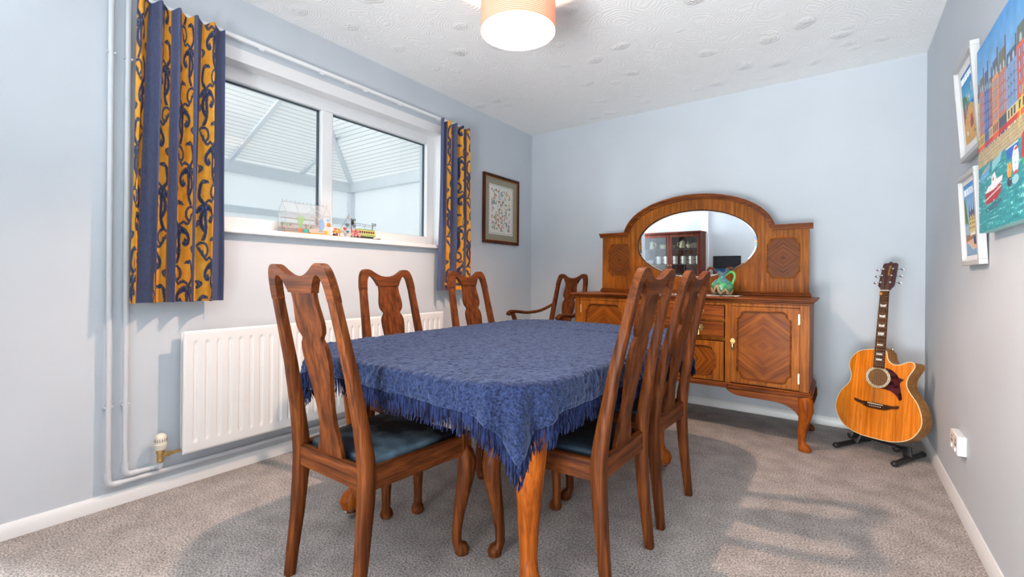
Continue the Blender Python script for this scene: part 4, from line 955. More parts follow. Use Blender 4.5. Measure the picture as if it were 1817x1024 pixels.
def harbour(X, Y):
    w, h = X.max(), Y.max(); c = np.ones(X.shape+(3,)); u = X; v = Y/h
    n1 = vnoise(X.shape, 16, 41)[..., None]; n2 = vnoise(X.shape, 4, 42)[..., None]; n3 = np.repeat(vnoise((X.shape[0], max(8, X.shape[1]//6)), 3, 43), 6, 1)
    n3 = np.pad(n3, ((0, 0), (0, max(0, X.shape[1]-n3.shape[1]))), mode='edge')[:, :X.shape[1], None]
    t_ = np.clip((v-.6)/.4, 0, 1)[..., None]
    c = (L(150, 200, 236)*(1-t_)+L(72, 150, 216)*t_)*(.85+.28*n1)
    water = (L(26, 128, 140)*(1-n3)+L(52, 168, 172)*n3)*(.8+.35*n2)
    quay = .385+.0*(X/w)
    c = np.where((v < quay)[..., None], water, c)
    blds = [(-.01, .024, (228, 196, 96), (228, 196, 96)), (.024, .086, (214, 128, 104), (232, 200, 90)), (.086, .140, (52, 108, 184), (70, 120, 180)), (.140, .182, (172, 96, 88), (222, 196, 140)), (.182, .250, (228, 158, 104), (214, 150, 104)), (.250, .330, (222, 124, 78), (58, 92, 116)), (.330, .425, (126, 170, 218), (228, 204, 130)), (.425, .54, (226, 100, 62), (232, 206, 90))]
    r = np.random.default_rng(12); x_ = .54
    for cc in ((120, 160, 196), (224, 150, 96), (206, 96, 76), (226, 196, 120), (96, 140, 190)): blds.append((x_, x_+.085, cc, cc)); x_ += .085
    for k, (x, x1, up, lo) in enumerate(blds):
        bw = x1-x; top = .715+.018*((k*2) % 3); base = .42
        poly(c, u, v, [(x, base), (x1, base), (x1, top), (x, top-.004)], up)
        poly(c, u, v, [(x, base), (x1, base), (x1, base+.095), (x, base+.095)], lo)
        rf = [(92, 104, 116), (118, 118, 96), (80, 96, 120), (104, 112, 104)][k % 4]; rh = .055+.02*(k % 3)
        poly(c, u, v, [(x, top-.004), (x1, top), (x1-.006, top+rh), (x+.008, top+rh)], rf)
        for q in (.3, .7): poly(c, u, v, [(x+bw*(q-.09), top), (x+bw*(q+.09), top), (x+bw*(q+.09), top+.026), (x+bw*q, top+.038), (x+bw*(q-.09), top+.026)], (186, 196, 208))
        poly(c, u, v, [(x1-.012, top+.02), (x1-.001, top+.02), (x1-.001, top+rh+.045), (x1-.012, top+rh+.045)], (120, 64, 60))
        for f_ in range(4):
            zf = base+.112+(top-base-.125)*f_/4
            poly(c, u, v, [(x, zf-.011), (x1, zf-.011), (x1, zf-.007), (x, zf-.007)], tuple(int(q*.78) for q in up))
            nw = 2 if bw < .06 else 3
            for q in range(nw):
                xx = x+bw*(.14+(.80/nw)*q); ww = bw*.16; poly(c, u, v, [(xx, zf), (xx+ww, zf), (xx+ww, zf+.042), (xx, zf+.042)], (92, 106, 142)); poly(c, u, v, [(xx+ww*.3, zf+.004), (xx+ww*.7, zf+.004), (xx+ww*.7, zf+.038), (xx+ww*.3, zf+.038)], (170, 184, 212))
        for q in range(3): poly(c, u, v, [(x+bw*(.12+.28*q), base+.052), (x+bw*(.28+.28*q), base+.052), (x+bw*(.28+.28*q), base+.088), (x+bw*(.12+.28*q), base+.088)], (70, 74, 84))
        poly(c, u, v, [(x, base+.022), (x1, base+.022), (x1, base+.046), (x, base+.046)], [(206, 52, 46), (230, 92, 50), (180, 50, 60)][k % 3])
        for q in range(7): smooth_blob(c, u, v, x+bw*(.07+.14*q), base+.006, .0035, .015, [(36, 42, 66), (230, 226, 220), (120, 60, 50), (60, 90, 130)][q % 4])
    m_ = (v >= quay-.035) & (v < quay+.045); brick = L(206, 184, 140)*(.75+.3*n2); ln = (np.mod(v*h, .011) < .002)[..., None]; brick = np.where(ln, brick*.6, brick); c = np.where(m_[..., None], brick, c)
    def boat(x, y, s_, hull, sv=1, cab=True):
        poly(c, u, v, [(x-.05*s_, y), (x+.052*s_, y+.055*sv), (x+.045*s_, y-.035*sv), (x+.02*s_, y-.075*sv), (x-.045*s_, y-.085*sv)], hull)
        poly(c, u, v, [(x-.052*s_, y), (x-.03*s_, y+.04*sv), (x-.01*s_, y+.045*sv), (x-.008*s_, y+.10*sv), (x+.01*s_, y+.12*sv), (x+.022*s_, y+.06*sv), (x+.055*s_, y+.062*sv), (x+.05*s_, y+.03*sv), (x, y+.0*sv)], (236, 238, 240)) if cab else None
        poly(c, u, v, [(x-.048*s_, y-.045*sv), (x+.046*s_, y+.002*sv), (x+.046*s_, y-.006*sv), (x-.048*s_, y-.053*sv)], (230, 225, 225)) if cab else None
        if cab: smooth_blob(c, u, v, x+.001*s_, y+.075*sv, 0.004*s_, .012*sv, (150, 90, 60)); smooth_blob(c, u, v, x, y-.11*sv, .05*s_, .022*sv, (36, 70, 96), .15, .6)
    for x_, y_, col in ((.093, .30, (96, 164, 218)), (.226, .325, (130, 200, 214)), (.52, .36, (226, 190, 120))):
        poly(c, u, v, [(x_-.06, y_-.035), (x_+.03, y_-.012), (x_+.06, y_+.045), (x_+.01, y_+.018), (x_-.055, y_+.006)], col); poly(c, u, v, [(x_-.055, y_+.006), (x_+.01, y_+.018), (x_+.06, y_+.045), (x_+.0, y_+.028), (x_-.05, y_+.014)], (206, 170, 120))
    poly(c, u, v, [(.315, .345), (.428, .345), (.432, .300), (.330, .290)], (26, 100, 190)); poly(c, u, v, [(.315, .345), (.428, .345), (.428, .340), (.315, .340)], (230, 230, 230))
    smooth_blob(c, u, v, .403, .270, .030, .062, (236, 236, 244)); smooth_blob(c, u, v, .410, .318, .018, .006, (200, 60, 60)); smooth_blob(c, u, v, .405, .215, .022, .008, (200, 70, 70)); smooth_blob(c, u, v, .40, .185, .03, .02, (150, 206, 214))
    smooth_blob(c, u, v, .347, .240, .021, .036, (238, 160, 40)); smooth_blob(c, u, v, .347, .188, .022, .022, (52, 46, 70))
    boat(.178, .195, 1.9, (170, 44, 56), .72)
    poly(c, u, v, [(.450, .26), (.62, .24), (.66, .42), (.53, .40), (.462, .36)], (196, 44, 50)); poly(c, u, v, [(.450, .26), (.62, .24), (.625, .22), (.455, .235)], (60, 160, 120))
    poly(c, u, v, [(.43, .40), (.47, .56), (.475, .56), (.44, .40)], (232, 206, 96))
    boat(.70, .17, 1.9, (190, 60, 50), .8)
    sp = (n3[..., 0] > .80) & (v < .30) & (n2[..., 0] > .45); c[sp] = L(150, 214, 214)
    return c
o, w, h = wall_piece('harbour_painting', 'large unframed canvas of a colourful harbour front, cropped by the right edge', 'painting', -1.560, -2.42, 1.152, 1.776, 2.8845, 2.8745)
cv = obj('canvas', MB().box(0, w, .0005, .030, 0, h), plain('canvas_edge', lin(150, 196, 196), .7), o, smooth=False)
canvas('painted_face', (0, 0, 0), (1, 0, 0), (0, 0, 1), w, h, 430, 320, harbour, M['paint'], o)

t = thing('wall_socket', 'white double power socket low on the right wall near the guitar', 'socket', (RW, -1.10, .306))
obj('face_plate', MB().box(-.030, -.0, -.073, .073, -.040, .040), M['pvc'], t, bevel=.004)
for y in (-.036, .036):
    s_ = obj('outlet', MB().box(-.0312, -.030, y-.012, y-.007, -.008, .004).box(-.0312, -.030, y+.007, y+.012, -.008, .004).box(-.0312, -.030, y-.003, y+.003, .010, .020), plain('dark_slot', (.05, .05, .05), .6), t, smooth=False)
    obj('switch', MB().box(-.034, -.030, y-.006, y+.006, -.030, -.016), M['pvc'], t)

# ------------------------------------------------------------------ guitar and stand
GA = radians(-30); GP = Vector((2.687, -.419, 0))
stand = thing('guitar_stand', 'black folding guitar stand on the carpet in the right hand corner', 'guitar stand', tuple(GP), GA)
for s in (-1, 1):
    x = s*.134
    a, c = (x+s*.012, -.150, .016), (x, .148, .016)
    f_ = obj('foot', MB().tube([a, (x+s*.008, -.05, .018), c], .0125, seg=12), M['black'], stand)
    for e in (a, c): obj('end_cap', MB().sphere(e, (.017, .020, .0155), 12, 8), M['black'], f_)
    b = MB().tube([(x, .005, .022), (x-s*.008, .012, .045), (x-s*.014, .020, .072)], [(.020, .008)]*3, sec=ROUND4, up=(0, 1, 0)); obj('upright', b, M['black'], stand, angle=30)
    b = MB().tube(spline([(x-s*.015, .02, .066), (x-s*.02, -.02, .060), (x-s*.022, -.060, .058), (x-s*.022, -.084, .068), (x-s*.022, -.092, .088)], 5), .0078, seg=10); obj('cradle_arm', b, M['black'], stand)
b = MB().tube([(-.12, .030, .056), (.12, .030, .056)], .008, seg=8); obj('crossbar', b, M['black'], stand)
b = MB().tube([(0, .030, .056), (0, .066, .075), (0, .112, .24)], .009, seg=8); b.tube([(-.07, .106, .24), (.07, .106, .24)], .011, seg=8); obj('back_rest', b, M['black'], stand)
g = thing('acoustic_guitar', 'orange topped cutaway acoustic guitar with dark pickguard leaning on its stand in the corner', 'guitar', (0, 0, 0))
g.matrix_world = Matrix.Translation(GP+Vector((0, 0, .080))) @ Matrix.Rotation(GA, 4, 'Z') @ Matrix.Rotation(radians(-10), 4, 'X') @ Matrix.Rotation(radians(-1.5), 4, 'Y')
YF = -.062; DP = .105
bo = spline([(0, 0), (.09, .006), (.165, .040), (.208, .105), (.213, .165), (.190, .235), (.152, .290), (.136, .330), (.142, .372), (.158, .405), (.168, .432), (.160, .452), (.135, .452), (.100, .432), (.064, .430), (.040, .455), (.028, .500), (0, .505), (-.06, .500), (-.115, .480), (-.150, .435), (-.156, .390), (-.142, .340), (-.150, .290), (-.190, .235), (-.213, .165), (-.208, .105), (-.165, .040), (-.09, .006)], 5, closed=True)
TOPM = wood('orange_spruce', lin(196, 104, 20), lin(218, 124, 30), lin(232, 142, 46), axis='z', rough=.22, scale=.6, coat=.6)
SIDEM = wood('amber_maple', lin(150, 96, 34), lin(176, 118, 46), lin(196, 140, 62), axis='x', rough=.25, coat=.5)
HX, HZ, HR = -.002, .345, .050
hole = [(HX+HR*cos(q), HZ+HR*sin(q)) for q in np.linspace(-pi, pi, 120, endpoint=False)]
def ray_out(px, pz, out):
    res = []
    for x, z in px:
        dx, dz_ = x-HX, z-HZ; best = 9; k0 = None; n_ = len(out)
        for i in range(n_):
            a, c = out[i], out[(i+1) % n_]; ex, ez = c[0]-a[0], c[1]-a[1]; den = dx*ez-dz_*ex
            if abs(den) < 1e-12: continue
            s_ = ((a[0]-HX)*ez-(a[1]-HZ)*ex)/den; q = ((a[0]-HX)*dz_-(a[1]-HZ)*dx)/den
            if s_ > 0 and -1e-9 <= q <= 1+1e-9: best = min(best, s_)
        res.append((HX+dx*best, HZ+dz_*best))
    return res
body = obj('body', MB().prism(bo, lambda u, w_, q: (u, YF+.003+q, w_), 0, DP), SIDEM, g, bevel=.003, angle=50)
# sound board: triangulated outline with the sound hole's inner shade put in as a dark disc
sb_ = obj('soundboard', MB().prism([(x*.988, .2525+(z-.2525)*.992) for x, z in bo], lambda u, w_, q: (u, YF+q, w_), 0, .004), TOPM, g, smooth=True, angle=50)
obj('binding', MB().tube([(x*.993, YF+.0015, .2525+(z-.2525)*.996) for x, z in bo], .0022, seg=6, closed=True, up=(0, 1, 0)), plain('cream_binding', lin(236, 220, 180), .35), g)
disc = lambda r, y, th, n=64: MB().prism([(HX+r*cos(q), HZ+r*sin(q)) for q in np.linspace(0, 2*pi, n, endpoint=False)], lambda u, w_, t_: (u, y+t_, w_), 0, th)
def ring2(r0, r1, y, th, n=64): return MB().frame([(HX+r0*cos(q), HZ+r0*sin(q)) for q in np.linspace(0, 2*pi, n, endpoint=False)], [(HX+r1*cos(q), HZ+r1*sin(q)) for q in np.linspace(0, 2*pi, n, endpoint=False)], lambda u, w_, t_: (u, y+t_, w_), 0, th)
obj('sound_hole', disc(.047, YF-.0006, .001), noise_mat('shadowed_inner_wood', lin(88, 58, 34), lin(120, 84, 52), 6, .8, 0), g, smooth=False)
obj('rosette', ring2(.047, .063, YF-.0008, .001), noise_mat('shell_rosette', lin(170, 150, 110), lin(226, 222, 196), 160, .3, 0), g, smooth=False)
b = MB()
for r_ in (.0475, .0555, .0625): b.tube([(HX+r_*cos(q), YF-.0010, HZ+r_*sin(q)) for q in np.linspace(0, 2*pi, 64, endpoint=False)], .0009, seg=4, closed=True, up=(0, 1, 0))
obj('rosette_lines', b, plain('rosette_black', (.03, .02, .015), .4), g)
pg = spline([(.030, .402), (.060, .398), (.086, .378), (.100, .360), (.122, .352), (.106, .330), (.112, .290), (.118, .262), (.120, .244), (.108, .236), (.090, .262), (.060, .280), (.028, .284), (.008, .284), (.034, .296), (.052, .318), (.061, .345), (.052, .378)], 4, closed=True)
obj('pickguard', MB().prism(pg, lambda u, w_, q: (u, YF-.0016+q, w_), 0, .0014), noise_mat('tortoiseshell', lin(34, 14, 16), lin(96, 40, 44), 30, .15, 0, ramp=(.4, .7)), g, smooth=False)
br = spline([(-.108, .206), (-.085, .199), (-.045, .198), (0, .200), (.045, .198), (.085, .199), (.108, .206), (.106, .190), (.075, .182), (.045, .168), (0, .166), (-.045, .168), (-.075, .182), (-.106, .190)], 3, closed=True)
ROSE = wood('rosewood', lin(48, 26, 16), lin(74, 42, 26), lin(98, 58, 36), axis='z', rough=.35)
bri = obj('bridge', MB().prism(br, lambda u, w_, q: (u, YF-.009+q, w_), 0, .009), ROSE, g, bevel=.001)
obj('saddle', MB().box(-.038, .038, YF-.013, YF-.009, .191, .195), plain('bone', (.75, .70, .58), .4), bri)
for k in range(6): obj('bridge_pin', MB().sphere((-.026+.0104*k, YF-.0105, .180), .0028, 8, 6), plain('pin_white', (.8, .78, .7), .3), bri)
NZ = .850
def neckw(z): return interp(z, [.39, NZ], [.0285, .0215])
b = MB(); b.rings([[(-neckw(z), YF-.009, z), (neckw(z), YF-.009, z), (neckw(z), YF-.003, z), (-neckw(z), YF-.003, z)] for z in np.linspace(.398, NZ, 30)])
fb = obj('fretboard', b, ROSE, g, smooth=False)
for k in range(1, 21):
    z = NZ-(NZ-.193)*(1-2**(-k/12))
    if z > .40: obj('fret', MB().tube([(-neckw(z), YF-.0092, z), (neckw(z), YF-.0092, z)], .0010, seg=6), M['chrome'], fb)
inl = noise_mat('pearl', lin(196, 200, 190), lin(240, 240, 232), 120, .2, 0)
for k in (3, 5, 7, 9, 12, 15, 17):
    z = (NZ-(NZ-.193)*(1-2**(-k/12))+NZ-(NZ-.193)*(1-2**(-(k-1)/12)))/2; hh = .0085 if k < 10 else .0045
    obj('inlay', MB().prism([(-.014, -hh), (.014, -hh), (.016, hh*.9), (0, hh*.3 if k < 8 else hh), (-.016, hh*.9)], lambda u, w_, q: (u, YF-.0096+q, z+w_), 0, .0006), inl, fb, smooth=False)
b = MB(); R = []
for z in np.linspace(.44, NZ+.01, 16):
    w = neckw(z); d = interp(z, [.44, .52, .80, .86], [.05, .021, .019, .018]); R.append([(w*cos(q), YF-.003+d*sin(q), z) for q in np.linspace(0, pi, 10)])
b.rings(R); obj('neck', b, SIDEM, g)
obj('heel', MB().box(-.026, .026, YF+.0, YF+.10, .44, .52), SIDEM, g, bevel=.012)
obj('nut', MB().box(-.022, .022, YF-.011, YF-.002, NZ-.002, NZ+.003), plain('bone_nut', (.8, .76, .66), .4), g)
hs = [(-.022, NZ+.003), (.022, NZ+.003), (.028, NZ+.016), (.038, NZ+.030), (.037, NZ+.10), (.036, NZ+.165), (.030, NZ+.172), (.012, NZ+.172), (0, NZ+.182), (-.012, NZ+.172), (-.028, NZ+.172), (-.036, NZ+.165), (-.038, NZ+.10), (-.040, NZ+.030), (-.028, NZ+.016)]
tilt = lambda z: (z-NZ)*.22
hd = obj('headstock', MB().prism(hs, lambda u, w_, q: (u, YF-.006+q+tilt(w_), w_), 0, .014), plain('burgundy_headstock', lin(62, 22, 22), .22, Coat_Weight=.5), g, bevel=.0012)
text_obj('Takamine', .026, (.002, YF-.0065+tilt(NZ+.10), NZ+.105), (radians(90)-.215, radians(-82), 0), plain('gold_script', lin(226, 170, 60), .35, .4), hd, sx=.95)
for s in (-1, 1):
    for k, zz in enumerate((.050, .092, .134)):
        z = NZ+zz; y = YF-.006+tilt(z)
        tp = obj('tuning_peg', MB().tube([(s*.024, y+.004, z), (s*.024, y-.010, z)], .0045, seg=10).lathe([(.006, 0), (.006, .001)], (9, 9, 9), 4) if False else MB().tube([(s*.024, y+.004, z), (s*.024, y-.012, z)], .0050, seg=12), M['chrome'], hd)
        obj('button', MB().sphere((s*.062, y+.012, z), (.011, .0045, .008), 12, 8).tube([(s*.034, y+.012, z), (s*.055, y+.012, z)], .0025, seg=8), M['chrome'], tp)
for k in range(6):
    x0 = -.026+.0104*k; x1 = -.0175+.007*k; s = -1 if k < 3 else 1; kk = (k if k < 3 else 5-k); zt = NZ+(.050, .092, .134)[kk]
    obj('string', MB().tube([(x0, YF-.0145, .186), (x0, YF-.0150, .193), (x1, YF-.0125, NZ), (s*.022, YF-.012+tilt(zt), zt)], .0008-.00007*k, seg=4, up=(0, 1, 0)), plain('bronze_string', lin(196, 160, 110), .3, .8), g)
obj('fret_charm', MB().prism([(.008*cos(q)*(1+.35*cos(5*q))-.013, NZ-.020+.008*sin(q)*(1+.35*cos(5*q))) for q in np.linspace(0, 2*pi, 30, endpoint=False)], lambda u, w_, q: (u, YF-.017+q, w_), 0, .004), plain('orange_charm', lin(206, 128, 40), .4), g)
obj('strap_button', MB().sphere((.03, YF+.06, .516), (.007, .007, .010), 10, 7), M['chrome'], g)

# ------------------------------------------------------------------ ornaments on the window sill
SZ = WZ0
gh = thing('toy_greenhouse', 'clear miniature greenhouse with plants and shelves inside, on the window sill by the mullion', 'ornament', (-.035, -2.335, SZ))
def P_(c, r=.6): return plain('paint_%d_%d_%d' % c, lin(*c), r)
obj('base', MB().box(-.050, .052, -.145, .145, 0, .006), P_((196, 128, 74)), gh, bevel=.001)
fw = P_((176, 180, 184), .3); r_ = .0014; hw, hd2, wz, rz_ = .135, .042, .118, .178
b = MB()
for y in (-hw, hw):
    for x in (-hd2, hd2): b.tube([(x, y, .006), (x, y, wz)], r_, seg=5)
    b.tube([(-hd2, y, wz), (0, y, rz_), (hd2, y, wz)], r_, seg=5); b.tube([(-hd2, y, wz), (hd2, y, wz)], r_, seg=5)
for x, z in ((-hd2, wz), (hd2, wz), (0, rz_), (-hd2, .006), (hd2, .006)): b.tube([(x, -hw, z), (x, hw, z)], r_, seg=5)
for y in (-.06, .03, .09): b.tube([(hd2, y, .006), (hd2, y, wz), (0, y, rz_)], r_*.8, seg=5)
b.tube([(hd2+.002, -.018, wz), (hd2+.004, .03, .150), (hd2+.002, .075, wz)], r_, seg=5)
obj('frame', b, fw, gh)
b = MB()
for y in (-hw, hw): b.add([(-hd2, y, .006), (hd2, y, .006), (hd2, y, wz), (0, y, rz_), (-hd2, y, wz)], [(0, 1, 2, 3, 4)])
b.add([(hd2, -hw, .006), (hd2, hw, .006), (hd2, hw, wz), (hd2, -hw, wz), (0, -hw, rz_), (0, hw, rz_), (-hd2, -hw, wz), (-hd2, hw, wz), (-hd2, -hw, .006), (-hd2, hw, .006)], [(0, 1, 2, 3), (3, 2, 5, 4), (4, 5, 7, 6), (6, 7, 9, 8)])
obj('panes', b, M['acrylic'], gh, smooth=False)
for k in range(12):
    y = -hw+.27*k/11; obj('finial', MB().tube([(0, y, rz_), (0, y, rz_+.008)], .0007, seg=4).sphere((0, y, rz_+.009), .0016, 6, 5), P_((60, 60, 66)), gh)
q_ = np.linspace(0, pi, 14); door = [(.002, .008)]+[(.030-.030*cos(q)*0+(-.028)*cos(q), .075+.030*sin(q)) for q in q_]+[(.058, .008)]
obj('door', MB().tube([(hd2+.003, y, z) for y, z in door], .0022, seg=6).tube([(hd2+.003, .030, .01), (hd2+.003, .030, .104)], .001, seg=5).box(hd2, hd2+.003, .003, .057, .008, .032), P_((196, 176, 168)), gh)
wd = [(.078+.017*cos(q), .062+.034*sin(q)) for q in np.linspace(0, 2*pi, 24, endpoint=False)]
obj('round_window', MB().prism(wd, lambda u, w_, q: (hd2+q, u, w_), .0, .002), P_((132, 164, 204)), gh)
for y0, c in ((-.128, (214, 132, 96)), (-.105, (190, 150, 140)), (-.082, (226, 190, 170)), (.012, (206, 110, 90)), (.040, (180, 120, 100))):
    obj('shelf_pot', MB().lathe([(.004, 0), (.006, .012), (.006, .014)], (-.01, y0, .030), 8), P_(c), gh)
    obj('shelf_plant', MB().sphere((-.01, y0, .054), (.008, .008, .010), 8, 6), P_((110, 140, 90)), gh)
for z in (.028, .058, .088): obj('shelf', MB().box(-.030, -.004, -.125, .12, z, z+.002), P_((170, 150, 140)), gh)
b = MB()
for k in range(9):
    a = -1.0+.25*k; b.tube(spline([(.03, -.045, .022), (.033+.004*cos(a*3), -.045+.010*a, .06), (.036, -.045+.026*a, .075+.03*cos(a))], 3), [.0022]*6+[.0006] if False else .0016, seg=5)
obj('spiky_plant', b, P_((126, 196, 50)), gh)
obj('terracotta_pot', MB().lathe([(.010, 0), (.014, .016), (.015, .022), (.012, .022)], (.034, -.050, .006), 14), P_((206, 112, 62)), gh)
obj('teal_planter', MB().box(.026, .044, -.030, -.006, .006, .030), P_((40, 168, 150)), gh, bevel=.001)
obj('wood_step', MB().box(hd2, .058, .0, .085, .0, .010), P_((222, 150, 84)), gh)
obj('blue_flower', MB().sphere((.046, .118, .096), (.007, .010, .010), 8, 6), P_((150, 190, 232)), gh)
obj('orange_flower', MB().sphere((.050, .120, .066), (.008, .013, .012), 8, 6), P_((236, 124, 42)), gh)
obj('sunflower_pot', MB().lathe([(.008, 0), (.012, .014), (.010, .018)], (.048, .105, .010), 10), P_((240, 190, 40)), gh)
ct = thing('toy_flower_cart', 'tiny orange flower cart with pink blooms right of the toy greenhouse', 'ornament', (.022, -2.165, SZ))
obj('cart', MB().box(-.012, .012, -.022, .022, .022, .034), P_((232, 150, 50)), ct)
obj('wheel', MB().tube([(.013, -.010, .010), (.015, -.010, .010)], .009, seg=14), P_((120, 60, 50)), ct)
obj('wheel', MB().tube([(-.013, -.010, .010), (-.015, -.010, .010)], .009, seg=14), P_((120, 60, 50)), ct)
obj('leg', MB().tube([(0, .020, 0), (0, .018, .024)], .0016, seg=5), P_((90, 60, 50)), ct)
for k in range(8): obj('bloom', MB().sphere((random.uniform(-.008, .008), -.018+.005*k, .040+random.uniform(0, .006)), .0062, 7, 5), P_([(230, 110, 130), (120, 180, 60), (240, 160, 60)][k % 3]), ct)
obj('stem_tray', MB().box(-.020, .022, -.030, .026, 0, .0025), P_((160, 110, 70)), ct)
hd_ = thing('heart_wire_stand', 'wire stand hung with small grey and red hearts behind the toy tram', 'ornament', (-.068, -2.035, SZ))
b = MB().tube(spline([(0, -.055, 0), (0, -.050, .055), (0, -.02, .10), (0, .0, .135), (0, .02, .168)], 5), .0014, seg=5).tube(spline([(0, .0, .135), (0, .03, .118), (0, .055, .105), (0, .062, .085)], 5), .0014, seg=5).tube([(0, -.055, .0015), (0, .055, .0015)], .0015, seg=5).tube([(0, .055, .0), (0, .062, .09)], .0012, seg=5)
obj('wire', b, M['chrome'], hd_)
def heart(cy, cz, s_): return [(cy+s_*(16*sin(q)**3)/16, cz+s_*(13*cos(q)-5*cos(2*q)-2*cos(3*q)-cos(4*q))/16) for q in np.linspace(0, 2*pi, 36, endpoint=False)]
for cy, cz, s_, c in ((.012, .140, .013, (176, 180, 186)), (.0, .088, .015, (128, 144, 152)), (.052, .086, .013, (120, 124, 134)), (-.016, .062, .012, (206, 66, 92)), (.004, .045, .012, (90, 150, 170))):
    h_ = obj('heart', MB().prism(heart(cy, cz, s_), lambda u, w_, q: (q-.002, u, w_), 0, .004), P_(c, .4), hd_, bevel=.001)
    obj('thread', MB().tube([(0, cy, cz+s_*.5), (0, cy, cz+s_*.5+.022)], .0005, seg=4), P_((120, 120, 120)), h_)
tr = thing('toy_tram', 'miniature yellow and green tram on a grey base with overhead wires and pink blossom tree', 'ornament', (-.018, -1.945, SZ))
obj('base', MB().box(-.030, .034, -.105, .105, 0, .007).box(-.02, .024, .098, .118, .007, .012), P_((120, 112, 106)), tr, bevel=.001)
obj('carriage', MB().box(-.017, .017, -.055, .078, .020, .058), P_((214, 190, 116)), tr, bevel=.003)
obj('skirt', MB().box(-.018, .018, -.056, .079, .018, .034), P_((150, 176, 104)), tr, bevel=.001)
obj('roof', MB().box(-.016, .016, -.054, .076, .058, .064).box(-.009, .009, -.040, .060, .064, .068), P_((150, 184, 120)), tr, bevel=.002)
obj('undercarriage', MB().box(-.013, .013, -.045, .066, .007, .018), P_((60, 56, 54)), tr)
for k in range(7): obj('window', MB().box(.0172, .0180, -.046+.017*k, -.034+.017*k, .039, .052), P_((70, 52, 48)), tr, smooth=False)
b = MB().tube([(0, .012, .068), (0, -.004, .084), (0, .016, .092)], .001, seg=4); obj('pantograph', b, P_((60, 40, 40)), tr)
bl = P_((34, 32, 34))
for y, h_ in ((-.092, .128), (.066, .112)):
    ps = obj('mast', MB().tube([(0, y, 0), (0, y, h_)], .0022, seg=6).tube([(0, y-.004, h_-.005), (0, y+.030, h_-.002)], .0013, seg=5).tube(spline([(0, y+.003, h_-.025), (0, y+.016, h_-.012), (0, y+.028, h_-.004)], 4), .0012, seg=5), bl, tr)
    for q in (0.012, .026): obj('lantern', MB().sphere((0, y+q, h_-.012), (.003, .003, .006), 7, 5), bl, ps)
obj('overhead_wire', MB().tube([(0, -.090, .102), (0, -.02, .098), (0, .066, .094), (0, .095, .092)], .0011, seg=4).tube([(0, -.090, .090), (0, .0, .085), (0, .095, .080)], .0009, seg=4), bl, tr)
for y in (-.06, -.03, .01, .04): obj('dropper', MB().tube([(0, y, .083), (0, y, .101)], .0006, seg=4), bl, tr)
tree = obj('blossom_tree', MB().tube([(.012, -.078, .006), (.012, -.076, .03), (.014, -.070, .05)], .003, seg=6), P_((110, 70, 60)), tr)
for k in range(26):
    obj('blossom', MB().sphere((.014+random.uniform(-.014, .014), -.072+random.uniform(-.034, .036), .040+random.uniform(-.026, .022)), random.uniform(.005, .0085), 7, 5), P_([(238, 150, 150), (240, 178, 172), (228, 120, 116)][k % 3]), tree)

# ------------------------------------------------------------------ china cabinet across the room (seen in the mirror)
MAH_ = (lin(58, 24, 16), lin(92, 42, 28), lin(118, 58, 38)); MZ = wood('mahogany_upright', *MAH_, axis='z'); MX = wood('mahogany_across', *MAH_, axis='x')
CY0, CYB = -4.20, -4.56; X0, X1 = -.25, .70; CH = 1.55
cb = thing('china_cabinet', 'dark mahogany glazed china cabinet reflected in the oval mirror', 'cabinet', ((X0+X1)/2, CYB, 0))
w2 = (X1-X0)/2; dp = CY0-CYB
obj('carcass', MB().box(-w2, -w2+.02, 0, dp, 0, CH).box(w2-.02, w2, 0, dp, 0, CH).box(-w2+.02, w2-.02, 0, dp, CH-.03, CH).box(-w2+.02, w2-.02, 0, dp, 0, .50).box(-w2+.02, w2-.02, 0, .012, .5, CH), MZ, cb, bevel=.002)
obj('cornice', MB().box(-w2-.015, w2+.015, 0, dp+.04, CH, CH+.022), MX, cb, bevel=.005)
SHL = (.78, 1.042, 1.302)
for z in SHL: obj('shelf', MB().box(-w2+.021, w2-.021, .013, dp-.03, z-.012, z), MX, cb)
for s in (-1, 1):
    x0, x1 = (0.002, w2-.004) if s > 0 else (-w2+.004, -.002)
    d = obj('door', pic_frame(MB(), lambda u, q, z: (u, q, z), x0, x1, .50, CH-.025, .038, dp+.002, dp+.022), MZ, cb, bevel=.002)
    obj('pane', MB().box(x0+.036, x1-.036, dp+.009, dp+.011, .535, CH-.06), glass_mat('cabinet_glass_%d' % (s+1), (.86, .88, .88), .05), d, smooth=False)
    b = MB().tube([((x0+x1)/2, dp+.014, .54), ((x0+x1)/2, dp+.014, CH-.065)], .003, seg=5)
    for z in (.78, 1.04, 1.28): b.tube([(x0+.038, dp+.014, z), (x1-.038, dp+.014, z)], .003, seg=5)
    obj('glazing_bars', b, plain('lead_dark', (.05, .05, .05), .5), d)
    obj('knob', MB().sphere((x0+.02 if s > 0 else x1-.02, dp+.03, 1.03), .009, 10, 7), M['brass'], d)
CRM = noise_mat('floral_cream_ware', lin(150, 140, 110), lin(232, 222, 180), 40, .25, 0, ramp=(.30, .38)); WHM = noise_mat('floral_white_ware', lin(170, 130, 130), lin(232, 222, 214), 50, .25, 0, ramp=(.30, .38))
CYI = -4.36
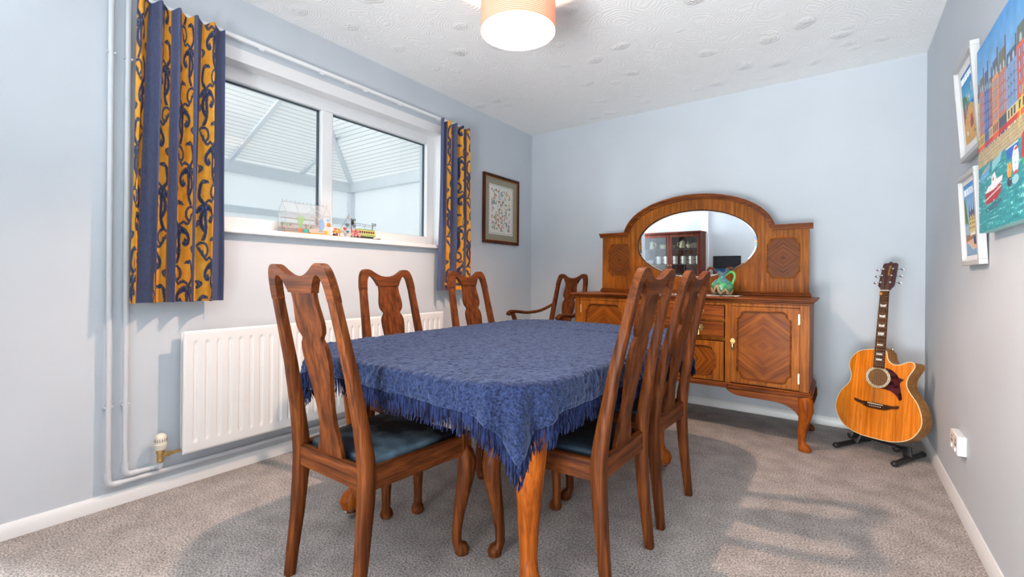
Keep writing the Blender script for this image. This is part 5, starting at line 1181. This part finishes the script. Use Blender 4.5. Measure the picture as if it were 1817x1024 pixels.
def pot(x, z, kind, label, hgt=.12, mat=CRM):
    t = thing('teapot' if kind == 'tea' else 'coffee_jug', label, kind == 'tea' and 'teapot' or 'jug', (x, CYI, z+.001)); k = hgt/.12
    obj('body', MB().lathe([(.035*k, 0), (.050*k, .010*k), (.052*k, .04*k), (.044*k, .075*k), (.034*k, .10*k), (.036*k, .108*k)] if kind == 'tea' else [(.034*k, 0), (.040*k, .02*k), (.034*k, .06*k), (.028*k, .10*k), (.034*k, .125*k)], seg=20), mat, t)
    obj('lid', MB().lathe([(.036*k, .108*k), (.028*k, .118*k), (.008*k, .124*k), (.008*k, .136*k), (.003*k, .140*k)] if kind == 'tea' else [(.030*k, .120*k), (.015*k, .132*k), (.006*k, .140*k), (.004*k, .150*k)], seg=16), mat, t)
    s_ = -1
    obj('handle', MB().tube(spline([(.034*k, 0, .10*k), (.066*k, 0, .10*k), (.074*k, 0, .06*k), (.050*k, 0, .03*k)] if kind != 'tea' else [(-.040*k, 0, .09*k), (-.075*k, 0, .09*k), (-.078*k, 0, .05*k), (-.048*k, 0, .03*k)], 4), .005*k, seg=8), mat, t)
    if kind == 'tea': obj('spout', MB().tube(spline([(.045*k, 0, .04*k), (.075*k, 0, .06*k), (.085*k, 0, .105*k)], 4), [.012*k]*4+[.010*k]*2+[.008*k]*3, seg=8), mat, t)
    return t
pot(-.13, SHL[2], 'jug', 'cream floral coffee jug on the top shelf of the china cabinet in the mirror', .115)
pot(.385, SHL[2], 'tea', 'cream floral teapot on the top shelf of the china cabinet in the mirror', .125)
def pile(x, z, n, label, grp, mat, r=.06, kind='plate'):
    for i in range(n):
        o = tag(obj(kind, MB().lathe([(r*.5, 0), (r*.62, .004), (r, .013), (r, .016), (r*.6, .008)], (0, 0, 0), 22), mat), ('bottom', 'second', 'third', 'fourth', 'fifth', 'sixth')[i]+' '+label, kind, grp); o.location = (x, CYI+.02, z+.001+.0165*i)
pile(.07, SHL[2], 4, 'cream plate up in the pile behind the left glass door, top shelf', 'cream plates on the top shelf', CRM)
pile(.585, SHL[2], 5, 'cream plate up in the pile right of the reflected teapot', 'cream plates right of the teapot', CRM, .058)
pile(.06, SHL[0], 6, 'white plate up in the left pile on the cabinet bottom shelf', 'white plates lower left', WHM)
pile(.32, SHL[0], 5, 'white plate up in the right pile on the cabinet bottom shelf', 'white plates lower right', WHM, .065)
pile(-.14, SHL[1], 4, 'white plate up in the pile left of the reflected mugs', 'white plates on the mug shelf', WHM)
mp = None
def mug(x, z, label, group):
    global mp
    if mp is None:
        mp = thing('mug', label, 'mug', (x, CYI+.02, z+.001), 0, group)
        obj('bowl', MB().lathe([(.028, 0), (.036, .004), (.037, .066), (.034, .066), (.032, .008)], seg=18), WHM, mp)
        obj('handle', MB().tube(spline([(-.036, 0, .056), (-.056, 0, .05), (-.056, 0, .026), (-.036, 0, .016)], 4), .004, seg=7), WHM, mp)
    else: dup(mp, (x, CYI+.02, z+.001), (0, 0, 0), label, group)
for x, nm in ((.00, 'first'), (.125, 'second'), (.275, 'third'), (.41, 'fourth'), (.53, 'fifth'), (.635, 'sixth')):
    for i in range(2): mug(x, SHL[1]+.067*i, 'white floral mug, %s of the %s pair from the left on the middle shelf' % (('lower', 'upper')[i], nm), 'stacked mugs in the china cabinet')
cup((.205, CYI+.02, SHL[2]+.001), 'small cream cup between plates and teapot on the cabinet top shelf', None, mat=CRM)
cup((.505, CYI+.09, SHL[2]+.001), 'small cream cup right beside the teapot spout', None, mat=CRM)
tv = thing('television', 'dark flat television screen reflected in the lower right of the mirror', 'television', (1.03, -4.50, .631))
obj('screen', MB().box(-.205, .205, -.010, .014, .09, .535), plain('dark_screen', (.018, .02, .026), .12), tv, bevel=.004)
obj('stand', MB().box(-.02, .02, -.015, .0, .01, .10).box(-.11, .11, -.06, .06, 0, .012), M['black'], tv, bevel=.003)
mc = thing('media_cabinet', 'low white cabinet carrying the television opposite the mirror', 'cabinet', (1.03, -4.42, 0))
obj('carcass', MB().box(-.28, .28, -.16, .16, .04, .63).box(-.26, .26, -.14, .14, 0, .04), M['white'], mc, bevel=.004)
for s in (-1, 1):
    d = obj('door', MB().box(s*.14-.132, s*.14+.132, .16, .176, .06, .61), M['white'], mc, bevel=.003); obj('knob', MB().sphere((s*.03, .186, .5), .010, 10, 7), M['chrome'], d)
